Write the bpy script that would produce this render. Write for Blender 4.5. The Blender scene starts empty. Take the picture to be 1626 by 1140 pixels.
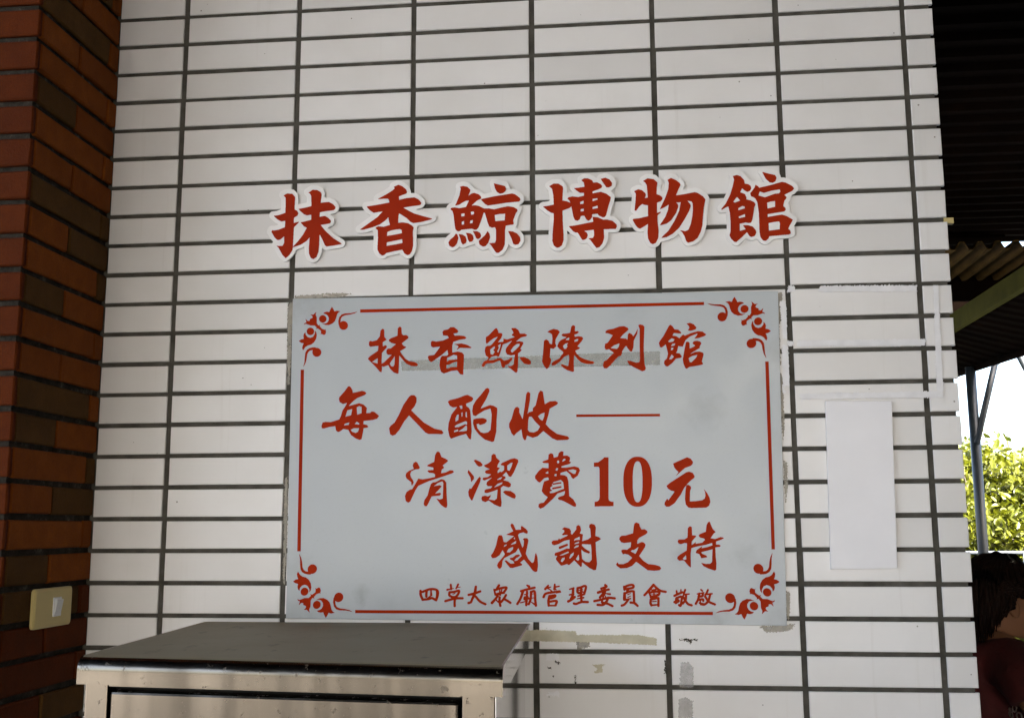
import bpy, bmesh, math, random
import numpy as np
from mathutils import Vector, Matrix
random.seed(7); rng = np.random.default_rng(7)
scn = bpy.context.scene
COL = scn.collection
R = math.radians

# ---------------------------------------------------------------- camera
CAMLOC = Vector((0.8773, -1.9975, 1.3485)); YAW, PIT, ROL, FPX = -0.1038, 0.1565, -0.0038, 1709.271
cy, sy, cp, sp = math.cos(YAW), math.sin(YAW), math.cos(PIT), math.sin(PIT)
FW = Vector((sy*cp, cy*cp, sp)); RT0 = Vector((cy, -sy, 0)); UP0 = RT0.cross(FW)
RT = RT0*math.cos(ROL) + UP0*math.sin(ROL); UP = UP0*math.cos(ROL) - RT0*math.sin(ROL)
cam = bpy.data.cameras.new('camera'); camo = bpy.data.objects.new('camera', cam); COL.objects.link(camo)
M = Matrix((RT, UP, -FW)).transposed().to_4x4(); M.translation = CAMLOC
camo.matrix_world = M
cam.sensor_width = 36; cam.lens = 36*FPX/1626; cam.clip_start = .05; cam.clip_end = 600
scn.camera = camo

# ---------------------------------------------------------------- sky, sun, exposure
SUNDIR = Vector((0.38, -0.82, 0.88)).normalized()
SUN_EL = math.asin(SUNDIR.z); SUN_AZ = math.atan2(SUNDIR.x, SUNDIR.y)
w = bpy.data.worlds.new('World'); scn.world = w; w.use_nodes = True
wn = w.node_tree.nodes; wl = w.node_tree.links; wn.clear()
sky = wn.new('ShaderNodeTexSky'); sky.sky_type = 'NISHITA'; sky.sun_disc = False
sky.sun_elevation = SUN_EL; sky.sun_rotation = SUN_AZ; sky.air_density = 1.0; sky.dust_density = 5.0; sky.ozone_density = 1.0
bg = wn.new('ShaderNodeBackground'); bg.inputs[1].default_value = 0.15
wo = wn.new('ShaderNodeOutputWorld'); wl.new(sky.outputs[0], bg.inputs[0]); wl.new(bg.outputs[0], wo.inputs[0])
sl = bpy.data.lights.new('sun', 'SUN'); sl.energy = 5.0; sl.angle = R(.5); sl.color = (1, .95, .87)
so = bpy.data.objects.new('sun', sl); COL.objects.link(so); so.location = (5, -8, 12)
so.rotation_euler = (-SUNDIR).to_track_quat('-Z', 'Y').to_euler()
scn.view_settings.view_transform = 'Standard'; scn.view_settings.look = 'None'
scn.view_settings.exposure = 3.13; scn.view_settings.gamma = 1; scn.view_settings.use_curve_mapping = False

# ---------------------------------------------------------------- photo pixel -> place
def ray(x, y): return FW + RT*((x-813)/FPX) + UP*((570-y)/FPX)
def on(x, y, axis, val):
    d = ray(x, y); return CAMLOC + d*((val-CAMLOC[axis])/d[axis])
def wallp(x, y, d=0.0): return on(x, y, 1, -d)

# ---------------------------------------------------------------- materials
def mat(name, col, rough=.6, metal=0.0, spec=.5):
    m = bpy.data.materials.new(name); m.use_nodes = True
    b = m.node_tree.nodes['Principled BSDF']
    b.inputs['Base Color'].default_value = (*col, 1); b.inputs['Roughness'].default_value = rough
    b.inputs['Metallic'].default_value = metal; b.inputs['Specular IOR Level'].default_value = spec
    return m
class NT:
    def __init__(s, m): s.m = m; s.t = m.node_tree; s.b = s.t.nodes['Principled BSDF']; s._c = None
    def n(s, ty, **kw):
        q = s.t.nodes.new(ty)
        for k, v in kw.items():
            if k.startswith('i_'):
                key = k[2:]; key = int(key) if key.isdigit() else key.replace('_', ' ')
                q.inputs[key].default_value = v
            else: setattr(q, k, v)
        return q
    def l(s, a, b): s.t.links.new(a, b)
    def coord(s, kind='Object', scale=None):
        if s._c is None: s._c = s.n('ShaderNodeTexCoord')
        o = s._c.outputs[kind]
        if scale:
            mp = s.n('ShaderNodeMapping'); mp.inputs['Scale'].default_value = scale; s.l(o, mp.inputs[0]); return mp.outputs[0]
        return o
    def world(s, scale=None):
        g = s.n('ShaderNodeNewGeometry'); o = g.outputs['Position']
        if scale:
            mp = s.n('ShaderNodeMapping'); mp.inputs['Scale'].default_value = scale; s.l(o, mp.inputs[0]); return mp.outputs[0]
        return o
    def noise(s, vec, scale, detail=4, rough=.55, out='Fac'):
        q = s.n('ShaderNodeTexNoise'); q.inputs['Scale'].default_value = scale; q.inputs['Detail'].default_value = detail
        q.inputs['Roughness'].default_value = rough; s.l(vec, q.inputs['Vector']); return q.outputs[out]
    def ramp(s, fac, stops):
        q = s.n('ShaderNodeValToRGB'); e = q.color_ramp.elements
        while len(e) < len(stops): e.new(.5)
        for k, (p, c) in enumerate(stops):
            e[k].position = p; e[k].color = (*c, 1) if len(c) == 3 else c
        s.l(fac, q.inputs[0]); return q.outputs[0]
    def mix(s, fac, a, b, mode='MIX'):
        q = s.n('ShaderNodeMix', data_type='RGBA', blend_type=mode)
        for sock, v in ((q.inputs[0], fac), (q.inputs[6], a), (q.inputs[7], b)):
            if hasattr(v, 'is_output'): s.l(v, sock)
            elif isinstance(v, (int, float)): sock.default_value = v
            else: sock.default_value = (*v, 1)
        return q.outputs[2]
    def math(s, op, a, b=None, clamp=False):
        q = s.n('ShaderNodeMath', operation=op, use_clamp=clamp)
        for sock, v in zip(q.inputs, (a, b)):
            if v is None: continue
            if hasattr(v, 'is_output'): s.l(v, sock)
            else: sock.default_value = v
        return q.outputs[0]
    def base(s, o): s.l(o, s.b.inputs['Base Color'])
    def rough(s, o): s.l(o, s.b.inputs['Roughness'])
    def bump(s, h, strength=.2, dist=.002):
        q = s.n('ShaderNodeBump'); q.inputs['Strength'].default_value = strength; q.inputs['Distance'].default_value = dist
        s.l(h, q.inputs['Height']); s.l(q.outputs[0], s.b.inputs['Normal'])
g3 = lambda v: (v, v, v)
MT = {}
# white glazed tile: slight tone change per tile, a few dark specks and faint drips
m = mat('white_tile', (.74, .72, .70), .32); t = NT(m); W = t.world()
oi = t.n('ShaderNodeObjectInfo').outputs['Random']
c0 = t.mix(oi, (.695, .688, .682), (.795, .788, .784))
cl = t.noise(W, 5, 5); c0 = t.mix(t.ramp(cl, [(.42, g3(0)), (.8, g3(.38))]), c0, (.58, .56, .52))
drp = t.noise(t.world((55, 55, 2.2)), 1, 4, .6); c0 = t.mix(t.ramp(drp, [(.60, g3(0)), (.78, g3(.22))]), c0, (.50, .47, .42))
vor = t.n('ShaderNodeTexVoronoi', feature='F1'); vor.inputs['Scale'].default_value = 34; t.l(W, vor.inputs['Vector'])
spk = t.math('LESS_THAN', vor.outputs['Distance'], t.math('MULTIPLY', t.math('SUBTRACT', vor.outputs['Color'], .72), .26))
vs = t.n('ShaderNodeTexVoronoi', feature='F1'); vs.inputs['Scale'].default_value = 15
t.l(t.world((1, 1, .35)), vs.inputs['Vector'])
spk2 = t.math('LESS_THAN', vs.outputs['Distance'], t.math('MULTIPLY', t.math('SUBTRACT', vs.outputs['Color'], .85), .22))
c0 = t.mix(t.math('MULTIPLY', spk, .75), c0, (.10, .085, .06)); c0 = t.mix(t.math('MULTIPLY', spk2, .6), c0, (.22, .17, .11))
t.base(c0); t.rough(t.ramp(t.noise(W, 22, 4), [(.3, g3(.28)), (.7, g3(.46))]))
t.bump(t.noise(W, 160, 3), .12, .0006); MT['tile'] = m
m = mat('grey_grout', (.10, .093, .08), .95); t = NT(m); W = t.world()
t.base(t.ramp(t.noise(W, 30, 6), [(.25, (.036, .033, .026)), (.52, (.070, .065, .053)), (.70, (.098, .092, .078)), (.86, (.18, .17, .15))]))
t.bump(t.noise(W, 420, 4), .7, .0015); MT['grout'] = m
def brickmat(name, a, b):
    m = mat(name, a, .82, spec=.10); t = NT(m); W = t.world(); oi = t.n('ShaderNodeObjectInfo').outputs['Random']
    c = t.mix(oi, a, b); k = t.noise(W, 26, 6, .65)
    c = t.mix(t.ramp(k, [(.35, g3(0)), (.75, g3(.55))]), c, tuple(x*.55 for x in a))
    c = t.mix(t.ramp(t.noise(W, 330, 3), [(.56, g3(0)), (.72, g3(.4))]), c, (.05, .028, .012))
    c = t.mix(t.ramp(t.noise(W, 700, 2), [(.35, g3(.35)), (.6, g3(0))]), c, tuple(x*.35 for x in a))
    t.base(c); t.bump(t.noise(W, 200, 6, .7), .8, .0018); return m
MT['brick_orange'] = brickmat('orange_brick', (.185, .047, .004), (.23, .062, .006))
MT['brick_red_shade'] = brickmat('shaded_red_brick', (.075, .014, .0011), (.098, .019, .0014))  # darker red carries the light difference of front face and low rows
MT['brick_olive'] = brickmat('olive_brown_brick', (.082, .038, .008), (.105, .050, .011))
m = mat('brick_mortar', (.16, .14, .115), .95, spec=.2); t = NT(m); W = t.world()
t.base(t.ramp(t.noise(W, 45, 6, .7), [(.3, (.010, .008, .006)), (.58, (.034, .030, .024)), (.78, (.13, .12, .10))]))
t.bump(t.noise(W, 300, 5), 1, .003); MT['mortar'] = m
# sign face
m = mat('pale_blue_grey_sign', (.52, .56, .58), .34); t = NT(m); W = t.world()
c = t.mix(t.ramp(t.noise(W, 3.2, 5), [(.35, g3(0)), (.75, g3(.5))]), (.43, .47, .50), (.38, .415, .44))
c = t.mix(t.ramp(t.noise(W, 260, 2), [(.60, g3(0)), (.75, g3(.22))]), c, (.30, .31, .31))
def smudge(c, p, r, amt, col=(.17, .17, .165)):
    v = t.n('ShaderNodeVectorMath', operation='DISTANCE'); t.l(W, v.inputs[0]); v.inputs[1].default_value = p
    d = t.math('ADD', t.math('DIVIDE', v.outputs['Value'], r), t.math('MULTIPLY', t.math('SUBTRACT', t.noise(W, 55, 5), .5), 1.6))
    f = t.math('MULTIPLY', t.math('SUBTRACT', 1.0, d, clamp=True), amt)
    return t.mix(t.math('MULTIPLY', f, .28), c, col)
for (x, y, r, a) in [(1120, 650, .045, .75), (1180, 880, .032, .6), (1225, 850, .05, .3), (1120, 985, .03, .9), (1145, 980, .02, .9), (575, 940, .018, 1.2), (574, 955, .014, 1.2),
                     (470, 900, .04, .5), (468, 985, .05, .7), (620, 984, .05, .5), (1035, 985, .05, .6), (1240, 980, .04, .7), (470, 485, .04, .8), (500, 478, .04, .6), (1000, 468, .05, .5), (1236, 560, .03, .8), (1240, 700, .03, .6), (875, 885, .02, .5), (1080, 880, .02, .7)]:
    c = smudge(c, tuple(wallp(x, y)), r, a)
t.base(c); t.rough(t.ramp(t.noise(W, 12, 4), [(.3, g3(.27)), (.7, g3(.42))])); MT['sign'] = m
m = mat('red_vinyl', (.46, .028, .012), .45, spec=.05); t = NT(m); W = t.world()
t.base(t.ramp(t.noise(W, 9, 4), [(.3, (.29, .016, .0006)), (.7, (.36, .022, .001))])); MT['red'] = m
m = mat('red_cutout_paint', (.42, .022, .01), .55, spec=.10); t = NT(m); W = t.world()
t.base(t.ramp(t.noise(W, 14, 4), [(.3, (.29, .016, .0006)), (.7, (.36, .022, .001))])); MT['red_cut'] = m
m = mat('white_cutout_board', (.76, .755, .75), .35); t = NT(m); W = t.world()
t.base(t.ramp(t.noise(W, 30, 5), [(.3, (.76, .755, .75)), (.65, (.86, .855, .85))])); t.bump(t.noise(W, 45, 3), .15, .002); MT['white_cut'] = m
MT['cut_edge'] = mat('dirty_board_edge', (.30, .25, .18), .8)
m = mat('white_tape', (.78, .78, .80), .5); t = NT(m); W = t.world()
t.base(t.ramp(t.noise(W, 40, 4), [(.3, (.72, .72, .74)), (.7, (.82, .82, .84))])); MT['tape'] = m
m = mat('white_board', (.80, .80, .83), .45); t = NT(m); W = t.world()
t.base(t.ramp(t.noise(W, 7, 4), [(.3, (.77, .77, .80)), (.7, (.83, .83, .86))])); MT['board'] = m
def tapemat(name, col, alpha, sc=30):
    m = mat(name, col, .55); t = NT(m); W = t.world()
    t.base(t.mix(t.ramp(t.noise(W, sc, 5), [(.3, g3(0)), (.7, g3(1))]), tuple(x*.88 for x in col), col))
    t.l(t.ramp(t.noise(W, sc*.6, 5), [(.25, g3(alpha*.7)), (.7, g3(min(1, alpha*1.15)))]), t.b.inputs['Alpha']); return m
MT['clear_tape'] = tapemat('aged_clear_tape', (.52, .52, .475), .38)
MT['masking'] = tapemat('yellowed_masking_tape', (.66, .61, .45), .8)
MT['residue'] = tapemat('dried_glue_residue', (.50, .46, .38), .5, 90)
MT['smear'] = tapemat('grey_dust_smear', (.56, .55, .54), .30, 120)
MT['speck'] = tapemat('black_mould_specks', (.07, .055, .035), .9, 200)
# stainless steel
def steel(name, base, rough, dirt, vertical=True, dust=0.0):
    m = mat(name, base, rough, 1.0); t = NT(m); W = t.world()
    sc = (9, 9, .9) if vertical else (2, 30, 30)
    k = t.noise(t.world((9, .2, .5) if vertical else (2, 3, 3)), 1, 2)
    f = t.noise(t.world((400, 400, 14) if vertical else (10, 500, 500)), 1, 3)
    c = t.mix(k, tuple(x*.82 for x in base), tuple(min(1, x*1.08) for x in base))
    d1 = t.noise(W, 95, 7, .7); d2 = t.noise(W, 6, 3)
    dm = t.math('MULTIPLY', t.ramp(d1, [(.60, g3(0)), (.70, g3(.9))]), t.ramp(d2, [(.40, g3(0)), (.56, g3(dirt))]))
    c = t.mix(dm, c, (.060, .038, .020)); t.base(c)
    r = t.math('ADD', t.math('MULTIPLY', f, .06), t.math('ADD', rough-.06, t.math('MULTIPLY', dm, .35)))
    t.rough(r)
    if dust > 0:
        t.b.inputs['Specular IOR Level'].default_value = .12
        dn = t.ramp(t.noise(W, 9, 6), [(.3, g3(dust*.75)), (.7, g3(min(1, dust*1.2)))])
        t.l(t.math('SUBTRACT', 1.0, t.math('MAXIMUM', dm, dn), clamp=True), t.b.inputs['Metallic'])
        c2 = t.mix(dn, c, (.22, .178, .110)); c2 = t.mix(t.ramp(t.noise(t.world((1, .45, 1)), 26, 6, .7), [(.60, g3(0)), (.70, g3(.55))]), c2, (.05, .036, .022)); c2 = t.mix(t.ramp(t.noise(t.world((1.5, 6, 1)), 5, 7, .75), [(.63, g3(0)), (.67, g3(.75))]), c2, (.03, .02, .012)); t.base(c2)
    else:
        t.l(t.math('SUBTRACT', 1.0, dm, clamp=True), t.b.inputs['Metallic'])
    hb = k
    t.bump(hb, .5, .010); return m
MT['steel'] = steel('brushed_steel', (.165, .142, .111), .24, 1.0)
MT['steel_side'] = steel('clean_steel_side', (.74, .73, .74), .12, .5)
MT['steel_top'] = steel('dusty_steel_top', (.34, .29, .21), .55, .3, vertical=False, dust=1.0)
MT['dark_gap'] = mat('gap_shade_and_foot_black', (.012, .011, .010), .8)
MT['cream'] = mat('cream_plastic', (.52, .42, .17), .45); MT['switch_white'] = mat('white_rocker_plastic', (.66, .68, .70), .35)
# background stuff
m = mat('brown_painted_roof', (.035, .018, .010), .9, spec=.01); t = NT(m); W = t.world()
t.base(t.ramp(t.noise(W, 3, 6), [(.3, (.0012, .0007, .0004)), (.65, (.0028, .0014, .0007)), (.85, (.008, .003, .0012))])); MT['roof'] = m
m = mat('ochre_roof_sheet', (.17, .11, .04), .8, spec=.03); t = NT(m); W = t.world()
t.base(t.ramp(t.noise(W, 9, 6), [(.3, (.032, .018, .004)), (.7, (.055, .032, .008))])); MT['roof_ochre'] = m
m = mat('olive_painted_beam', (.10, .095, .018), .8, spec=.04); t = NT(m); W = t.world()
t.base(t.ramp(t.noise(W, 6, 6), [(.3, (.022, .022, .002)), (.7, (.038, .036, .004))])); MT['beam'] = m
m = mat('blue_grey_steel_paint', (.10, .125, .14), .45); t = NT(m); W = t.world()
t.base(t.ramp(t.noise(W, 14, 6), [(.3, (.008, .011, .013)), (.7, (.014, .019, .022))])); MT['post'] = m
MT['galv'] = mat('galvanised_pipe', (.20, .22, .24), .5, .3); MT['soil'] = mat('dark_leaf_litter', (.022, .020, .012), .95); MT['wire'] = mat('wire_grey', (.30, .30, .32), .6); MT['lamp'] = mat('lamp_housing', (.36, .38, .42), .5)
m = mat('concrete_ground', (.36, .34, .30), .9); t = NT(m); W = t.world()
t.base(t.ramp(t.noise(W, 1.3, 8, .65), [(.3, (.165, .163, .16)), (.7, (.27, .265, .26))])); t.bump(t.noise(W, 60, 5), .4, .004); MT['ground'] = m
MT['dark_added'] = mat('dark_added_parts', (.05, .04, .03), .8)  # for the added unseen wall, board and columns
m = mat('plaster_room', (.42, .40, .37), .9); MT['plaster'] = m
def leafmat(name, a, b):
    m = mat(name, a, .42); t = NT(m); W = t.world()
    c = t.mix(t.ramp(t.noise(W, 5.5, 4), [(.35, g3(0)), (.65, g3(1))]), a, b); t.base(c)
    tr = t.n('ShaderNodeBsdfTranslucent'); t.l(t.mix(.4, c, (.20, .22, .008)), tr.inputs[0])
    mx = t.n('ShaderNodeMixShader'); mx.inputs[0].default_value = .28
    t.l(t.b.outputs[0], mx.inputs[1]); t.l(tr.outputs[0], mx.inputs[2])
    t.l(mx.outputs[0], t.t.nodes['Material Output'].inputs[0]); return m
MT['leaf1'] = leafmat('mangrove_leaf', (.058, .072, .003), (.115, .120, .005)); MT['leaf2'] = leafmat('dark_mangrove_leaf', (.042, .064, .004), (.095, .106, .005))
MT['bark'] = mat('grey_bark', (.10, .085, .07), .9)
m = mat('skin', (.26, .12, .062), .6, spec=.2); m.node_tree.nodes['Principled BSDF'].inputs['Subsurface Weight'].default_value = .08; MT['skin'] = m
m = mat('dark_brown_hair', (.022, .011, .007), .65, spec=.12); t = NT(m); hn = t.noise(t.coord('Object', (90, 90, 9)), 1, 4)
t.base(t.ramp(hn, [(.3, (.006, .0035, .0025)), (.7, (.022, .009, .005))])); t.bump(hn, .6, .004); MT['hair'] = m
m = mat('dark_red_shirt', (.16, .012, .008), .85); t = NT(m); W = t.world(); t.base(t.ramp(t.noise(W, 16, 5), [(.3, (.045, .0015, .001)), (.7, (.07, .003, .002))])); t.bump(t.noise(W, 30, 4), .5, .01); MT['shirt'] = m
MT['pants'] = mat('black_trousers', (.02, .02, .022), .85); MT['trim'] = mat('silver_trim', (.75, .70, .60), .3, 1.0); MT['wood'] = mat('worn_bench_wood', (.16, .10, .055), .7)

# ---------------------------------------------------------------- object helpers
def obj(name, verts, faces, material, parent=None, smooth=False, label=None, cat=None, group=None, kind=None, bevel=0):
    V = np.array(verts, float); c = (V.min(0)+V.max(0))/2
    me = bpy.data.meshes.new(name); me.from_pydata((V-c).tolist(), [], faces); me.update()
    return objm(name, me, material, c, parent, smooth, label, cat, group, kind, bevel)
def objm(name, me, material, c, parent=None, smooth=False, label=None, cat=None, group=None, kind=None, bevel=0):
    o = bpy.data.objects.new(name, me); COL.objects.link(o)
    if material and not me.materials: me.materials.append(material if not isinstance(material, str) else MT[material])
    if smooth: me.polygons.foreach_set('use_smooth', [True]*len(me.polygons))
    c = Vector(c)
    if parent is not None:
        o.parent = parent; c = c - wpos(parent)
    o.location = c
    tag(o, label, cat, group, kind)
    if bevel:
        b = o.modifiers.new('bevel', 'BEVEL'); b.width = bevel; b.segments = 2; b.limit_method = 'ANGLE'
    return o
def wpos(o):
    p = Vector((0, 0, 0))
    while o is not None: p += o.location; o = o.parent
    return p
def tag(o, label=None, cat=None, group=None, kind=None):
    if label: o['label'] = label
    if cat: o['category'] = cat
    if group: o['group'] = group
    if kind: o['kind'] = kind
    return o
def thing(name, label, cat, loc, group=None):
    o = bpy.data.objects.new(name, None); COL.objects.link(o); o.location = loc; o.empty_display_size = .1
    return tag(o, label, cat, group)
class MB:
    def __init__(s): s.v = []; s.f = []
    def add(s, v, f): n = len(s.v); s.v += [tuple(p) for p in v]; s.f += [tuple(i+n for i in q) for q in f]; return s
    def box(s, a, b):
        (x0, y0, z0), (x1, y1, z1) = a, b
        return s.add([(x0,y0,z0),(x1,y0,z0),(x1,y1,z0),(x0,y1,z0),(x0,y0,z1),(x1,y0,z1),(x1,y1,z1),(x0,y1,z1)],
                     [(0,3,2,1),(4,5,6,7),(0,1,5,4),(1,2,6,5),(2,3,7,6),(3,0,4,7)])
    def prism(s, quad, n, t):
        n = Vector(n); k = len(quad); q = [Vector(p) for p in quad]; e = [p+n*t for p in q]
        return s.add(q+e, [tuple(range(k))[::-1], tuple(range(k, 2*k))]+[(i, (i+1) % k, k+(i+1) % k, k+i) for i in range(k)])
    def tube(s, pts, r, seg=10):
        pts = [Vector(p) for p in pts]; rr = r if isinstance(r, (list, tuple)) else [r]*len(pts); base = len(s.v)
        for i, p in enumerate(pts):
            d = (pts[min(i+1, len(pts)-1)]-pts[max(i-1, 0)]).normalized()
            a = d.cross(Vector((0, 0, 1)) if abs(d.z) < .9 else Vector((1, 0, 0))).normalized(); b = d.cross(a)
            s.v += [tuple(p+(a*math.cos(2*math.pi*k/seg)+b*math.sin(2*math.pi*k/seg))*rr[i]) for k in range(seg)]
        for i in range(len(pts)-1):
            for k in range(seg):
                s.f.append((base+i*seg+k, base+i*seg+(k+1) % seg, base+(i+1)*seg+(k+1) % seg, base+(i+1)*seg+k))
        s.f.append(tuple(base+k for k in range(seg))[::-1]); e = base+(len(pts)-1)*seg; s.f.append(tuple(e+k for k in range(seg)))
        return s
    def obj(s, name, material, parent=None, **kw): return obj(name, s.v, s.f, material, parent, **kw)

# ---------------------------------------------------------------- flat shapes: outline -> mask -> smooth contour -> solid
def blur(a, n=1):
    for _ in range(n):
        p = np.pad(a, 1, mode='edge'); a = (p[:-2, 1:-1]+2*p[1:-1, 1:-1]+p[2:, 1:-1])/4
        p = np.pad(a, 1, mode='edge'); a = (p[1:-1, :-2]+2*p[1:-1, 1:-1]+p[1:-1, 2:])/4
    return a
def poly_mask(P, X, Y):
    m = np.zeros(X.shape, bool); P = np.asarray(P, float); Q = np.roll(P, -1, 0)
    for (x0, y0), (x1, y1) in zip(P, Q):
        if y0 == y1: continue
        c = ((Y >= min(y0, y1)) & (Y < max(y0, y1))); m ^= c & (X < x0+(Y-y0)*(x1-x0)/(y1-y0))
    return m
def stroke_mask(S, X, Y):
    m = np.zeros(X.shape, bool)
    for (x0, y0, w0), (x1, y1, w1) in zip(S[:-1], S[1:]):
        dx, dy = x1-x0, y1-y0; L = dx*dx+dy*dy+1e-9
        t = np.clip(((X-x0)*dx+(Y-y0)*dy)/L, 0, 1)
        m |= (X-x0-t*dx)**2+(Y-y0-t*dy)**2 < ((w0+(w1-w0)*t)/2)**2
    return m
def smooth_stroke(S):
    S = np.array(S, float)
    if len(S) < 3: return S
    P = np.vstack([2*S[0]-S[1], S, 2*S[-1]-S[-2]]); out = []
    for i in range(1, len(P)-2):
        for t in (0, .25, .5, .75):
            out.append(.5*((2*P[i])+(-P[i-1]+P[i+1])*t+(2*P[i-1]-5*P[i]+4*P[i+1]-P[i+2])*t*t+(-P[i-1]+3*P[i]-3*P[i+1]+P[i+2])*t**3))
    out.append(P[-2]); out = np.array(out); out[:, 2] = np.maximum(out[:, 2], 4); return out
def contours(F, lev=.5):
    """marching squares -> closed loops of (col,row) points"""
    F = np.pad(F, 2); B = F > lev; H, Wd = F.shape
    idx = B[:-1, :-1]*1+B[:-1, 1:]*2+B[1:, 1:]*4+B[1:, :-1]*8
    segs = {}
    def ip(r0, c0, r1, c1):
        a, b = F[r0, c0], F[r1, c1]; t = (lev-a)/(b-a); return (c0+(c1-c0)*t, r0+(r1-r0)*t)
    T = {1: [(3, 0)], 2: [(0, 1)], 3: [(3, 1)], 4: [(1, 2)], 5: [(3, 2), (1, 0)], 6: [(0, 2)], 7: [(3, 2)], 8: [(2, 3)], 9: [(2, 0)], 10: [(0, 3), (2, 1)], 11: [(2, 1)], 12: [(1, 3)], 13: [(1, 0)], 14: [(0, 3)]}
    pt = {}
    for r, c in zip(*np.nonzero((idx > 0) & (idx < 15))):
        r, c = int(r), int(c)
        E = {0: ('h', r, c), 1: ('v', r, c+1), 2: ('h', r+1, c), 3: ('v', r, c)}
        for a, b in T[int(idx[r, c])]:
            for e in (a, b):
                k = E[e]
                if k not in pt: pt[k] = ip(k[1], k[2], k[1], k[2]+1) if k[0] == 'h' else ip(k[1], k[2], k[1]+1, k[2])
            segs[E[a]] = E[b]
    loops = []
    while segs:
        s, e = segs.popitem(); L = [s]
        while e in segs: L.append(e); e = segs.pop(e)
        loops.append(np.array([pt[k] for k in L])-2)
    return [l for l in loops if len(l) > 5]
def simplify(L, tol):
    n = len(L)
    if n < 8: return L
    keep = np.zeros(n, bool); far = int(np.argmax(((L-L[0])**2).sum(1))); keep[[0, far]] = True
    st = [(0, far), (far, n)]; LL = np.vstack([L, L[:1]])
    while st:
        a, b = st.pop()
        if b-a < 2: continue
        d = LL[b]-LL[a]; q = LL[a+1:b]-LL[a]; nd = math.hypot(*d)
        dist = np.abs(d[0]*q[:, 1]-d[1]*q[:, 0])/nd if nd > 1e-9 else np.hypot(*q.T)
        k = int(np.argmax(dist))
        if dist[k] > tol: k += a+1; keep[k] = True; st += [(a, k), (k, b)]
    return L[keep]
def dilate(mask, r):
    H, Wd = mask.shape; F = np.fft.rfft2(mask.astype(float), (H*2, Wd*2))
    n = int(r)+1; yy, xx = np.mgrid[-n:n+1, -n:n+1]; K = np.zeros((H*2, Wd*2)); d = (xx**2+yy**2 <= r*r).astype(float)
    K[:2*n+1, :2*n+1] = d
    out = np.fft.irfft2(F*np.fft.rfft2(K), (H*2, Wd*2)); return out[n:n+H, n:n+Wd] > .5
def raster(polys, holes, strokes, x0, y0, x1, y1, s):
    nx, ny = int((x1-x0)*s), int((y1-y0)*s)
    X, Y = np.meshgrid(x0+(np.arange(nx)+.5)/s, y0+(np.arange(ny)+.5)/s); m = np.zeros(X.shape, bool)
    for P in polys: m |= poly_mask(P, X, Y)
    for P in holes: m &= ~poly_mask(P, X, Y)
    for S in strokes: m |= stroke_mask(smooth_stroke(S), X, Y)
    return m
def solid(loops, thick):
    """2D loops (world X,Z) -> closed mesh lying in y = 0 .. -thick, via filled 2D curve"""
    cu = bpy.data.curves.new('c', 'CURVE'); cu.dimensions = '2D'; cu.fill_mode = 'BOTH'; cu.extrude = thick/2
    for L in loops:
        sp_ = cu.splines.new('POLY'); sp_.points.add(len(L)-1)
        sp_.points.foreach_set('co', np.c_[L, np.zeros(len(L)), np.ones(len(L))].ravel()); sp_.use_cyclic_u = True
    o = bpy.data.objects.new('c', cu); COL.objects.link(o)
    dg = bpy.context.evaluated_depsgraph_get(); me = bpy.data.meshes.new_from_object(o.evaluated_get(dg))
    bpy.data.objects.remove(o); bpy.data.curves.remove(cu)
    n = len(me.vertices); co = np.empty(n*3); me.vertices.foreach_get('co', co); co = co.reshape(-1, 3)
    co = np.c_[co[:, 0], -co[:, 2]-thick/2, co[:, 1]]; me.vertices.foreach_set('co', co.ravel())
    me.materials.clear(); me.update(); return me, co
def mask_obj(name, m, x0, y0, s, d, thick, material, parent=None, tol=.06, nblur=2, **kw):
    """mask in photo pixels -> solid sitting d in front of the wall face"""
    loops = []
    for L in contours(blur(np.pad(m.astype(float), 2), nblur)):
        L = simplify(L, tol*s) - 2
        loops.append(np.array([(lambda p: (p.x, p.z))(wallp(x0+(a+.5)/s, y0+(b+.5)/s, d)) for a, b in L]))
    if not loops: return None
    A = np.vstack(loops); c = (A.min(0)+A.max(0))/2
    me, co = solid([L-c for L in loops], thick); me.name = name
    return objm(name, me, material, (c[0], -d, c[1]), parent, **kw)

# ================================================================ GROUND
obj('ground', [(-150, -150, 0), (150, -150, 0), (150, 250, 0), (-150, 250, 0)], [(0, 1, 2, 3)], 'ground', kind='structure')

# ================================================================ WHITE TILED WALL
PX, PZ, ZT = .237, .060, 2.39
JX, JZ = .0103, .0084
XL, XR = -.142, 1.478
wall = thing('tiled_wall', 'white wall clad in long glazed tiles with grey joints, behind the red sign', 'wall', (XL, .0, 0))
MB().box((XL-.02, .0036, 0), (XR-.006, 3.4, 3.6)).obj('wall_core', 'grout', wall)
def tile_mesh(wd, ht, th=.0075, bv=.0012):
    v = []; f = []
    for yy, i in ((th, 0), (bv, 0), (0, bv)):
        v += [(-wd/2+i, yy, -ht/2+i), (wd/2-i, yy, -ht/2+i), (wd/2-i, yy, ht/2-i), (-wd/2+i, yy, ht/2-i)]
    for k in (0, 4):
        for j in range(4): f.append((k+j, k+(j+1) % 4, k+4+(j+1) % 4, k+4+j))
    f.append((8, 9, 10, 11)); me = bpy.data.meshes.new('tile'); me.from_pydata(v, [], f); me.update(); return me
cols = [(XL, -JX/2)] + [(PX*j+JX/2, PX*(j+1)-JX/2) for j in range(6)] + [(PX*6+JX/2, XR)]
meshes = [tile_mesh(b-a, PZ-JZ) for a, b in cols]
rest = MB()
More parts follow.
